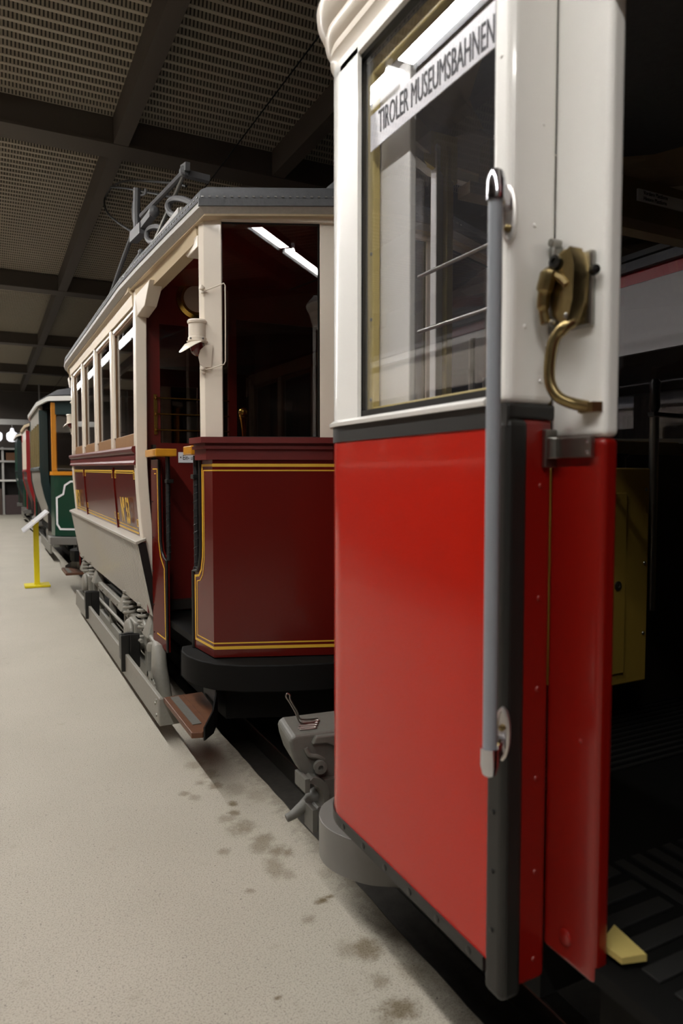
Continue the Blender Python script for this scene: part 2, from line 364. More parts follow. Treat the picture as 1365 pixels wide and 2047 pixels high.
# ---------------------------------------------------------------- dark red tram
t53 = thing('tram', (1.95, 6.69, 0), 'dark red and cream tram numbered 53 with pantograph and slatted grey side guard', 'tram')
MXR = lambda p: Vector((3.9 - p.x, p.y, p.z))
REAR = lambda p: Vector((p.x, 13.38 - p.y, p.z))
REARR = lambda p: Vector((3.9 - p.x, 13.38 - p.y, p.z))
sag = lambda y: 0.0105 * (y - 4.63)          # the old body stands a little higher at its far end
def tumble(z):
    tb = [(2.75, .862), (1.70, .853), (1.58, .853), (1.42, .86), (1.16, .879), (.97, .898), (.77, .927), (.566, .963)]
    for (za, xa), (zb, xb) in zip(tb[:-1], tb[1:]):
        if z >= zb: return xb + (xa - xb) * (z - zb) / (za - zb)
    return tb[-1][1]
Y0, Y1 = 4.63, 8.75
def body_side(fx, left=True):
    ys = [4.72, 5.66, 6.59, 7.52, 8.45]
    # pillars
    for i, (a, c) in enumerate([(4.63, 4.72), (8.45, 8.53)]):
        b = MB(fx); zs = [.566, .67, .77, .87, .97, 1.07, 1.16, 1.29, 1.42, 1.58, 1.70, 2.05, 2.70]
        if i == 1: zs = [1.0, 1.16, 1.42, 1.58, 1.7, 2.72]
        b.loft([[(tumble(z), a, z), (tumble(z) + .07, a, z), (tumble(z) + .07, c, z), (tumble(z), c, z)] for z in zs])
        b.build('corner_pillar', CREAM, t53, bevel=.006)
    for y in ys[1:4]:
        MB(fx).box(.858, .915, y - .045, y + .045, 1.70 + sag(y), 2.66 + sag(y)).build('window_pillar', CREAM, t53, bevel=.006)
    for a, c in zip(ys[:-1], ys[1:]):
        a2, c2 = a + (.0 if a == 4.72 else .047), c - .047
        f = MB(fx)
        f.box(.878, .905, a2, c2, 1.70 + sag(a), 1.80 + sag(a)); f.box(.878, .905, a2, a2 + .035, 1.8, 2.60 + sag(a)); f.box(.878, .905, c2 - .035, c2, 1.8, 2.6 + sag(a)); f.box(.878, .905, a2, c2, 2.57 + sag(a), 2.61 + sag(a))
        fr = f.build('window_frame', TEAK, t53, bevel=.003)
        p = MB(fx); p.box(.868, .879, a2, a2 + .03, 1.8, 2.6 + sag(a)); p.box(.868, .879, a2, c2, 2.585 + sag(a), 2.61 + sag(a)); p.box(.868, .879, c2 - .045, c2, 1.8, 2.6 + sag(a)); p.build('white_beading', CREAM, fr)
        MB(fx).box(.888, .892, a2 + .02, c2 - .02, 1.79, 2.59 + sag(a)).build('pane', GLASS, fr)
    # letterboard above the windows
    MB(fx).loft([[(x, y, z + sag(y)) for x, z in ((.856, 2.61), (.92, 2.61), (.92, 2.74), (.83, 2.74), (.83, 2.70), (.85, 2.68))] for y in (4.70, 6.6, 8.55)]).build('letterboard', CREAMB, t53)
    # red side panels, waist moulding, battens, gold lining
    b = MB(fx); zs = [1.03, 1.10, 1.16, 1.29, 1.42, 1.50, 1.60]
    b.loft([[(tumble(z) + .012, y, z), (tumble(z) + .04, y, z)] for z in zs for y in (0,)][0:0] or [[(tumble(z) + .010, 4.70, z + 0), (tumble(z) + .035, 4.70, z), (tumble(z) + .035, 8.50, z + .03), (tumble(z) + .010, 8.50, z + .03)] for z in zs])
    sp = b.build('side_panel', DRED, t53, smooth=True)
    wm = MB(fx); pr = [(.858, 1.585), (.838, 1.590), (.838, 1.60), (.846, 1.615), (.848, 1.66), (.832, 1.672), (.826, 1.69), (.832, 1.705), (.88, 1.715), (.88, 1.585)]
    wm.loft([[(x, y, z + sag(y)) for x, z in pr] for y in (4.66, 6.6, 8.60)]).build('waist_moulding', MOULD, t53)
    for y in (5.64, 7.50):
        bb = MB(fx); bb.loft([[(tumble(z) + .002, y - .018, z), (tumble(z) + .014, y - .018, z), (tumble(z) + .014, y + .018, z), (tumble(z) + .002, y + .018, z)] for z in [1.06, 1.16, 1.29, 1.42, 1.58]]).build('panel_batten', DRED, t53)
    ln = MB(fx)
    def onp(y, z): return (tumble(z) + .009, y, z + .03 * (y - 4.7) / 3.8)
    for a, c in ((4.76, 5.60), (5.68, 7.46), (7.54, 8.44)):
        for off, wd in ((.03, .012), (.055, .006)):
            z0, z1 = 1.10 + off, 1.565 - off * .6
            zz = [z0, 1.16, 1.29, 1.42, z1] if z0 < 1.16 else [z0, 1.29, 1.42, z1]
            ln.ribbon([onp(a + off, z0), onp(c - off, z0)], (-1, 0, -.08), wd)
            ln.ribbon([onp(a + off, z1), onp(c - off, z1)], (-1, 0, 0), wd)
        for yy in (a + .03, c - .03):
            for zc in (1.20, 1.515):
                ln.ribbon([onp(yy - .022, zc - .022), onp(yy + .022, zc - .022), onp(yy + .022, zc + .022), onp(yy - .022, zc + .022)], (-1, 0, 0), .006, closed=True)
    ln.build('gold_lining', YEL, sp)
    if left:
        for y0 in (5.30, 8.25):
            lettering('fleet_number', 'N\u00ba 53', .255, YEL, sp, ((tumble(1.24) - .0005, y0 + .02, 1.185), (0, -1, 0), (-.09, 0, 1)), sx=.56, extrude=.0008, bold=.004)
    # slatted guard, hinged below the panel
    g = MB(fx); n = 76; ya, yb = 4.62, 8.72; rows_t = []; rows_b = []
    ring = []
    for i in range(n):
        y = ya + (yb - ya) * i / n; dy = (yb - ya) / n
        for q, o in ((0, .016), (.10, .016), (.16, 0), (.84, 0), (.90, .016), (1, .016)): ring.append((y + dy * q, o))
    top = [(.852 + o, y, 1.075 + .018 * (y - ya) / 4) for y, o in ring]; bot = [(.941 + o, y, .594 - .006 * (y - ya)) for y, o in ring]
    g.add(top + bot, [(i, i + 1, len(top) + i + 1, len(top) + i) for i in range(len(top) - 1)])
    inn = [Vector(p) + Vector((.035, 0, -.004)) for p in (top[0], top[-1], bot[-1], bot[0])]
    g.add(inn, [(0, 1, 2, 3)])
    sg = g.build('side_guard', GREY, t53)
    MB(fx).loft([[(.835, y, z), (.90, y, z + .022), (.90, y, z + .006), (.86, y, z - .012), (.842, y, z - .022), (.835, y, z - .018)] for y, z in ((4.60, 1.092), (8.74, 1.112))]).build('guard_ledge', GREY, sg, bevel=.003)
    MB(fx).hexa([(.850, 4.605, 1.075), (.90, 4.605, 1.085), (.985, 4.605, .594), (.941, 4.605, .594)], [(.850, 4.622, 1.075), (.90, 4.622, 1.085), (.985, 4.622, .594), (.941, 4.622, .594)]).build('guard_end', BLACK, sg)
    # inner wall under the windows so the saloon is closed
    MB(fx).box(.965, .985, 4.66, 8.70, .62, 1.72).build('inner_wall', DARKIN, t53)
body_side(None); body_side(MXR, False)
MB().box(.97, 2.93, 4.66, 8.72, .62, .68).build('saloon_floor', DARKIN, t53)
def platform(fxl, fxr, front):
    # ---- dash: five flat faces
    A, B, C = (1.005, 3.83), (1.034, 3.54), (1.625, 3.313); D, E_, G = (2.275, 3.313), (2.866, 3.54), (2.895, 3.83)
    fx = fxl
    dz0, dz1 = .565, 1.60
    d = MB(fx)
    for P, Q in ((B, C), (C, D), (D, E_)):
        d.hexa([(P[0], P[1], dz0), (Q[0], Q[1], dz0), (Q[0], Q[1] + .025, dz0), (P[0], P[1] + .025, dz0)], [(P[0], P[1], dz1), (Q[0], Q[1], dz1), (Q[0], Q[1] + .025, dz1), (P[0], P[1] + .025, dz1)])
    dash = d.build('dash_panel', DRED, t53)
    l = MB(fx)
    nB = Vector((-.359, -.934, 0)); nC = Vector((0, -1, 0)); nE = Vector((.359, -.934, 0))
    for z, wd in ((1.572, .016), (1.545, .007), (.64, .007), (.615, .016)):
        for P, Q, n in ((B, C, nB), (C, D, nC), (D, E_, nE)):
            l.ribbon([(P[0], P[1], z), (Q[0], Q[1], z)], n, wd)
    for (P, n) in ((A, None),):
        pass
    chs = []
    for f, lab in ((fxl, 0), (fxr, 1)):
        ux, uy = B[0] - A[0], B[1] - A[1]
        def cp(u, z): return (A[0] + ux * u, A[1] + uy * u, z)
        pts = [(0, .565), (1, .565), (1, 1.60), (.42, 1.60), (.42, 1.15), (.40, 1.085), (.34, 1.03), (.24, 1.0), (.0, .99)]
        c = MB(f); c.prism([cp(u, z) for u, z in pts], (.025, .0, 0)); ch = c.build('dash_side_panel', DRED, t53)
        t = MB(f); t.tube([cp(0, .56), cp(0, .99), cp(.24, 1.0), cp(.34, 1.03), cp(.40, 1.085), cp(.42, 1.15), cp(.42, 1.6)], .011, 8); t.build('edge_trim', BLACK, ch, smooth=True)
        nn = Vector((-uy, ux, 0)) * -1; nn = Vector((uy, -ux, 0)); nn = nn if nn.x < 0 else -nn
        g2 = MB(f)
        g2.ribbon([cp(1, .615), cp(.10, .615), cp(.10, .965), cp(.30, .975), cp(.42, 1.01), cp(.49, 1.08), cp(.51, 1.15), cp(.51, 1.572), cp(1, 1.572)], nn, .013)
        g2.ribbon([cp(1, .64), cp(.2, .64), cp(.2, .94), cp(.36, .95), cp(.49, .985), cp(.57, 1.07), cp(.58, 1.15), cp(.58, 1.545), cp(1, 1.545)], nn, .006)
        g2.build('gold_lining', YEL, ch)
        # wrapped grab rail with an oak cap, dash side
        r = MB(f); r.tube([(1.045, 3.90, z) for z in (.985, 1.2, 1.45, 1.63)], .016, 10)
        gr = r.build('grab_rail', WRAP, t53, smooth=True); gr['label'] = 'black leather wrapped grab rail by the dash'
        w2 = MB(f); w2.tube([(1.045 + .0175 * math.cos(k * .9), 3.90 + .0175 * math.sin(k * .9), 1.0 + k * .0062) for k in range(86)], .0022, 5); w2.build('wrapping_cord', WRAP, gr)
        MB(f).box(1.02, 1.075, 3.87, 3.93, 1.50, 1.525).lathe([(.02, -.02), (.024, 0), (.02, .02)], (1.045, 3.9, .985)).build('rail_bracket', BLACK, gr, bevel=.004)
        MB(f).box(.985, 1.10, 3.78, 3.95, 1.632, 1.682).build('oak_cap', OAK, t53, bevel=.006)
        # matching panel strip at the saloon corner
        q0, q1 = Vector((.938, 4.60, 0)), Vector((.985, 4.40, 0)); qd = q1 - q0
        def sp(u, z): return tuple(q0 + qd * u + Vector((0, 0, z)))
        s2 = MB(f); pts = [(0, .45), (1, .40), (1, .985), (.85, 1.0), (.68, 1.04), (.62, 1.10), (.60, 1.3), (.56, 1.62), (0, 1.62)]
        s2.prism([sp(u, z) for u, z in pts], (.018, 0, 0)); st = s2.build('door_post_panel', DRED, t53)
        n2 = Vector((qd.y, -qd.x, 0)); n2 = n2 if n2.x < 0 else -n2
        g3 = MB(f)
        g3.ribbon([sp(.12, 1.56), sp(.44, 1.56), sp(.48, 1.10), sp(.60, 1.0), sp(.85, .93), sp(.88, .48), sp(.30, .50)], n2, .008)
        g3.ribbon([sp(.24, 1.53), sp(.34, 1.53)], n2, .006); g3.build('gold_lining', YEL, st)
        studs('screw', [(.006, -.004), (.005, .003), (0, .005)], [sp(.06, z) for z in (1.35, 1.12, .9, .68, .5)], (-1, 0, 0), BLACK, st, 8, f)
        t = MB(f); t.tube([sp(1, .40), sp(1, .985), sp(.85, 1.0), sp(.68, 1.04), sp(.62, 1.10), sp(.60, 1.3), sp(.56, 1.62)], .009, 8); t.build('edge_trim', BLACK, st, smooth=True)
        r = MB(f); r.tube([(1.0, 4.40, z) for z in (.985, 1.2, 1.45, 1.64)], .014, 10); gr2 = r.build('grab_rail', WRAP, t53, smooth=True); gr2['label'] = 'black leather wrapped grab rail by the saloon'
        w2 = MB(f); w2.tube([(1.0 + .0155 * math.cos(k * .9), 4.40 + .0155 * math.sin(k * .9), 1.0 + k * .0062) for k in range(70)], .002, 5); w2.build('wrapping_cord', WRAP, gr2)
        MB(f).box(.985, 1.03, 4.37, 4.43, 1.47, 1.495).build('rail_bracket', BLACK, gr2, bevel=.004)
        MB(f).box(.905, 1.035, 4.30, 4.62, 1.635, 1.682).build('oak_cap', OAK, t53, bevel=.006)
        # step under the opening
        sx = MB(f)
        sx.plan([(.848, 3.30), (.90, 3.285), (.96, 3.36), (1.02, 3.50), (1.055, 3.66), (1.07, 3.91), (.848, 3.91)], .245, .275)
        stp = sx.build('step', WOOD, t53, bevel=.004)
        MB(f).box(.88, .925, 3.40, 3.88, .2755, .279).build('tread_strip', COUPG, stp)
        MB(f).box(.955, .962, 3.38, 3.9, .2755, .279).build('tread_groove', WOOD, stp)
        k = MB(f); path = [(.90, 3.275), (.965, 3.35), (1.028, 3.49), (1.065, 3.65), (1.08, 3.92)]
        k.loft([[(x, y, .235), (x + .008, y, .235), (x + .008 , y, .30 + .26 * (i / 4) ** 1.2), (x, y, .30 + .26 * (i / 4) ** 1.2)] for i, (x, y) in enumerate(path)])
        k.build('step_hanger', BLACK, stp)
    l.build('gold_lining', YEL, dash)
    # dash moulding
    off = lambda P, s: (P[0] + s[0], P[1] + s[1])
    ring = [(.985, 3.70), (1.0, 3.535), (1.61, 3.30), (2.29, 3.30), (2.90, 3.535), (2.915, 3.70)]
    def moulding(o_, z0, z1, name):
        m_ = MB(fx); outer = []
        cx, cy = 1.95, 4.3
        for x, y in ring: v = Vector((x - cx, y - cy)); v *= (1 + o_ / v.length); outer.append((cx + v.x, cy + v.y))
        inner = [(1.95 + (x - 1.95) * .93, y + .05) for x, y in ring]
        n = len(ring)
        for i in range(n - 1):
            m_.hexa([(*outer[i], z0), (*outer[i + 1], z0), (*inner[i + 1], z0), (*inner[i], z0)], [(*outer[i], z1), (*outer[i + 1], z1), (*inner[i + 1], z1), (*inner[i], z1)])
        return m_
    m1 = moulding(.0, 1.60, 1.655, ''); m2 = moulding(.02, 1.655, 1.672, ''); m3 = moulding(.008, 1.672, 1.685, ''); m4 = moulding(.042, 1.685, 1.715, '')
    for k in (m2, m3, m4): m1.v, m1.f = m1.v + k.v, m1.f + [tuple(i + len(m1.v) for i in f) for f in k.f]
    m1.build('dash_moulding', MOULD, t53)
    # posts
    for f in (fxl, fxr):
        MB(f).plan([(.988, 3.60), (1.004, 3.556), (1.088, 3.524), (1.104, 3.565), (1.03, 3.61)], 1.715, 2.84).build('corner_post', CREAM, t53, bevel=.004)
        MB(f).plan([(1.556, 3.345), (1.625, 3.318), (1.70, 3.318), (1.70, 3.36), (1.575, 3.395)], 1.715, 2.86).build('window_post', CREAM, t53, bevel=.004)
    # glass
    def pane(P, Q, n):
        MB(fx).hexa([(*P, 1.71), (*Q, 1.71), (Q[0] - n[0] * .005, Q[1] - n[1] * .005, 1.71), (P[0] - n[0] * .005, P[1] - n[1] * .005, 1.71)],
                    [(*P, 2.83), (*Q, 2.83), (Q[0] - n[0] * .005, Q[1] - n[1] * .005, 2.83), (P[0] - n[0] * .005, P[1] - n[1] * .005, 2.83)]).build('window_pane', GLASSK, t53)
        bz = MB(fx); w_ = Vector((Q[0] - P[0], Q[1] - P[1], 0)).normalized()
        for s, e in (((*P, 1.716), (*Q, 1.716)), ((*P, 2.815), (*Q, 2.815)), ((P[0], P[1], 1.71), (P[0], P[1], 2.82)), ((Q[0], Q[1], 1.71), (Q[0], Q[1], 2.82))): bz.bar(s, e, .012, .012)
        bz.build('window_seal', BLACK, t53)
    pane((1.090, 3.553), (1.556, 3.352), (-.394, -.919)); pane((1.70, 3.336), (2.20, 3.336), (0, -1)); pane((2.344, 3.352), (2.810, 3.553), (.394, -.919))
    # header and eave cornice (cream), side beams over the openings
    h = MB(fx)
    for z0, z1, o_ in ((2.815, 2.85, 0), (2.85, 2.872, .02)):
        k = moulding(o_, z0, z1, ''); h.v, h.f = h.v + k.v, h.f + [tuple(i + len(h.v) for i in f) for f in k.f]
    h.build('window_header', CREAM, t53)
    for f in (fxl, fxr):
        b = MB(f)
        b.hexa([(.99, 3.62, 2.73), (1.06, 3.62, 2.73), (.94, 4.64, 2.62), (.87, 4.64, 2.62)][0:4], [(.97, 3.62, 2.86), (1.06, 3.62, 2.86), (.94, 4.64, 2.76), (.85, 4.64, 2.76)])
        ob = b.build('opening_beam', CREAMB, t53)
        c = MB(f); c.hexa([(.985, 3.60, 2.69), (1.07, 3.60, 2.69), (1.05, 3.80, 2.69), (.985, 3.80, 2.69)], [(.985, 3.60, 2.75), (1.07, 3.60, 2.75), (1.05, 3.90, 2.75), (.97, 3.90, 2.75)])
        c.build('corbel', CREAM, ob, bevel=.004)
        c = MB(f); c.hexa([(.868, 4.64, 2.53), (.945, 4.64, 2.53), (.955, 4.44, 2.56), (.88, 4.44, 2.56)], [(.86, 4.64, 2.66), (.945, 4.64, 2.66), (.965, 4.28, 2.68), (.88, 4.28, 2.68)])
        c.build('corbel', CREAM, ob, bevel=.004)
    # black buffer beam round the platform front
    path = [(.955, 3.90), (.925, 3.80), (.925, 3.68), (.955, 3.56), (1.02, 3.45), (1.13, 3.36), (1.30, 3.28), (1.52, 3.21), (1.75, 3.18), (1.95, 3.17)]
    path = path + [(3.9 - x, y) for x, y in path[-2::-1]]
    b = MB(fx); rings = []
    for i, (x, y) in enumerate(path):
        v = Vector((1.95 - x, 4.0 - y)).normalized() * .16
        rings.append([(x, y, .555), (x, y, .415), (x + v.x, y + v.y, .405), (x + v.x, y + v.y, .560)])
    b.loft(rings); b.build('buffer_beam', BLACKM, t53, bevel=.006, smooth=True)
    MB(fx).plan([(1.12, 3.62), (1.65, 3.42), (2.25, 3.42), (2.78, 3.62), (2.83, 4.55), (1.10, 4.55)], .20, .555).build('underframe_apron', BLACKM, t53)
    MB(fx).plan([(1.03, 3.60), (1.65, 3.36), (2.25, 3.36), (2.87, 3.60), (2.89, 4.70), (1.0, 4.70)], .56, .60).build('platform_floor', BLACKM, t53)
    MB(fx).box(1.78, 2.12, 3.0, 3.6, .26, .46).build('coupling_box', BLACK, t53, bevel=.02)
    # bulkhead with sliding door and round window lamp
    bk = MB(fx)
    yb = 4.725
    for x0, x1, z0, z1 in ((.93, 1.03, .6, 2.86), (1.03, 1.52, .6, 1.735), (1.03, 1.52, 2.52, 2.86), (1.52, 2.38, 2.60, 2.90), (2.38, 2.87, .6, 1.735), (2.38, 2.87, 2.52, 2.86), (2.87, 2.97, .6, 2.86), (1.50, 1.56, .6, 2.6), (2.34, 2.40, .6, 2.6), (1.56, 2.34, .6, 1.6)):
        bk.box(x0, x1, yb, yb + .03, z0, z1)
    bulk = bk.build('bulkhead', REDIN, t53)
    MB(fx).box(1.03, 1.52, yb + .012, yb + .016, 1.73, 2.53).box(2.38, 2.87, yb + .012, yb + .016, 1.73, 2.53).box(1.56, 2.34, yb + .012, yb + .016, 1.6, 2.6).build('bulkhead_glass', GLASSK, bulk)
    for f in (fxl, fxr):
        r = MB(f); r.box(.985, 1.008, yb - .012, yb - .001, 1.79, 2.055)
        for z in (1.82, 1.925, 2.03): r.cyl((.99, yb - .022, z), (1.50, yb - .022, z), .006, 8); r.ball((.998, yb - .02, z), .012, 8)
        r.build('brass_guard_rails', BRASS, bulk, bevel=.002)
    MB(fx).lathe([(.115, 0), (.135, .0), (.135, .03), (.112, .05), (.105, .03)], (1.275, yb, 2.70), (0, -1, 0), 28).build('lamp_rim', BRASS, bulk, smooth=True)
    MB(fx).lathe([(.106, 0), (.106, .02), (.08, .034), (.0, .04)], (1.275, yb, 2.70), (0, -1, 0), 28).build('lamp_glass', OPAL, bulk, smooth=True)
    if front:
        sg = MB().box(1.145, 1.42, yb - .008, yb - .001, 1.605, 1.675).build('notice_plate', SIGNW, bulk)
        lettering('lettering', '\u2022 Ein- u. Ausstieg \u2022', .048, INKB, sg, ((1.155, yb - .0085, 1.624), (1, 0, 0), (0, 0, 1)), sx=.62)
    # driver's brass controller handle
    hb = MB(fx); hb.tube([(1.25, 3.66, 1.58), (1.25, 3.66, 1.74), (1.245, 3.65, 1.80), (1.235, 3.63, 1.84)], [.012, .012, .018, .024], 10); hb.ball((1.232, 3.625, 1.856), .027)
    hb.build('controller_handle', BRASS, t53, smooth=True)
    MB(fx).box(1.12, 1.48, 3.58, 3.86, .60, 1.58).build('controller_case', BLACKM, t53, bevel=.03)
    MB(fx).cyl((2.1, 3.55, .6), (2.1, 3.55, 1.75), .02).lathe([(.02, 0), (.03, .02), (.02, .05)], (2.1, 3.55, 1.75)).build('brake_column', BRASS, t53, smooth=True)
platform(None, MXR, True); platform(REAR, REARR, False)
# ---- roof: canvas covered, with gutter
edge = [(1.60, 3.235, 2.872), (.965, 3.475, 2.848), (.895, 3.90, 2.80), (.83, 4.42, 2.757), (.797, 4.85, 2.738)]
edge2 = edge + [(x, 13.38 - y, z + .03) for x, y, z in reversed(edge)]
full = edge2 + [(3.9 - x, y, z) for x, y, z in reversed(edge2)]
def ring_in(d, dz):
    out = []
    for x, y, z in full:
        cy = min(max(y, 4.2), 9.2); v = Vector((1.95 - x, cy - y)); L = max(v.length, .01); v *= min(d, L * .97) / L
        out.append((x + v.x, y + v.y, z + dz))
    return out
MB().loft([ring_in(.045, -.03), ring_in(.0, .0), ring_in(.0, .03), ring_in(.07, .03), ring_in(.07, -.03)], True, False).build('gutter', ROOFL, t53)
fascia = MB()
a = ring_in(-.006, .008)
for idx in (0, 1):
    pass
rf = MB().loft([ring_in(-.004, .028), ring_in(-.004, .036), ring_in(.01, .085), ring_in(.06, .115), ring_in(.25, .17), ring_in(.55, .235), ring_in(.8, .26), ring_in(1.0, .27)], True, True).build('roof', ROOFG, t53, smooth=True, angle=50)
stitch = MB()
rr = [Vector(p) for p in ring_in(-.010, .045)]
for i in range(len(rr)):
    p, q = rr[i], rr[(i + 1) % len(rr)]; n = int((q - p).length / .035)
    for k in range(n):
        c = p.lerp(q, (k + .5) / n)
        if c.y < 6.5 and c.x < 2.4: stitch.bar(c - (q - p).normalized() * .006, c + (q - p).normalized() * .006, .004, .006)
stitch.build('stitching', BUMPG, rf)
fz = MB(); P = [Vector(p) for p in ring_in(-.010, 0)]
fr = [P[i] for i in range(len(P)) if P[i].y < 3.6]
fr.sort(key=lambda p: p.x)
fz.loft([[p + Vector((0, -.004, .0)), p + Vector((0, -.004, .034)), p + Vector((0, .012, .034)), p + Vector((0, .012, .0))] for p in fr]).build('front_fascia', ROOFG, t53)
MB().loft([ring_in(.10, -.035), ring_in(.03, -.035), ring_in(.045, -.005), ring_in(.10, -.005)], True, False, True).build('eave_cornice', CREAMB, t53)
MB().add([(x, y, z - .01) for x, y, z in ring_in(.08, 0)], [tuple(range(len(full)))]).build('ceiling_lining', REDIN, t53)
MB().box(1.75, 2.15, 3.55, 4.2, 3.07, 3.16).build('roof_box', ROOFG, t53, bevel=.02)
# ---- marker lamps on the corner posts
def marker(fx, lens=True):
    c = Vector((.972, 3.575, 0))
    b = MB(fx); b.lathe([(.047, 2.205), (.047, 2.222), (.044, 2.225), (.044, 2.292), (.049, 2.294), (.051, 2.304), (.046, 2.312), (0, 2.313)], c, n=24); b.box(1.0, 1.028, 3.56, 3.60, 2.19, 2.32)
    o = b.build('marker_lamp', CREAM, t53, smooth=True)
    studs('screw', [(.006, -.004), (.005, .003), (0, .005)], [c + Vector((.047 * math.cos(a), .047 * math.sin(a), 2.214)) for a in (-2.6, -1.2)], (-.2, -1, 0), STEEL, o, 8, fx)
    # hood: bent brim, drooping to the left
    h = MB(fx); rows = []
    for i in range(13):
        a = math.radians(80 + i * 17)
        rr_ = .092 if i not in (0, 12) else .06
        dr = -.055 * max(0, math.cos(a - math.radians(190))) ** 1.5
        i0 = c + Vector((.03 * math.cos(a), .03 * math.sin(a), 2.203)); i1 = c + Vector((rr_ * math.cos(a), rr_ * math.sin(a), 2.198 + dr)); im = i0.lerp(i1, .55) + Vector((0, 0, -dr * .3))
        rows.append([i0, im, i1, i1 + Vector((0, 0, -.004)), im + Vector((0, 0, -.004)), i0 + Vector((0, 0, -.004))])
    h.loft(rows); h.lathe([(.05, 2.196), (.055, 2.203), (.047, 2.206)], c, n=24); h.build('lamp_hood', CREAM, o, smooth=True)
    MB(fx).lathe([(.036, 2.198), (.038, 2.17), (.030, 2.145), (.014, 2.132), (0, 2.13)], c, n=20).build('lens', REDLENS, o, smooth=True)
    # fin shaped shade below
    f = MB(fx); pts = [(1.04, 2.185), (1.0, 2.18), (.975, 2.155), (.965, 2.12), (.972, 2.085), (.99, 2.07), (1.03, 2.07)]
    f.prism([(x, 3.53, z) for x, z in pts], (0, .004, 0)); f.build('lamp_shade', CREAM, o)
    # bracket of wire with hooks
    w_ = MB(fx)
    w_.tube([(1.0, 3.54, 2.455), (1.05, 3.51, 2.475), (1.088, 3.49, 2.492), (1.094, 3.486, 2.48), (1.094, 3.486, 2.30), (1.092, 3.486, 2.10), (1.086, 3.49, 2.085), (1.03, 3.52, 2.065), (1.0, 3.54, 2.058)], .0035, 7)
    for z in (2.46, 2.055):
        w_.lathe([(.004, -.02), (.010, -.012), (.006, 0), (.016, .006), (.016, .012), (.004, .026)], (.992, 3.545, z), (-.25, -.2, 1), 10)
    w_.build('wire_bracket', CREAM, o, smooth=True)
marker(None); marker(REAR); marker(MXR)
kb = MB(); kb.ball((1.655, 3.29, 2.325), .016); kb.cyl((1.655, 3.29, 2.325), (1.655, 3.32, 2.32), .007, 8); kb.build('door_knob', BRASS, t53, smooth=True)
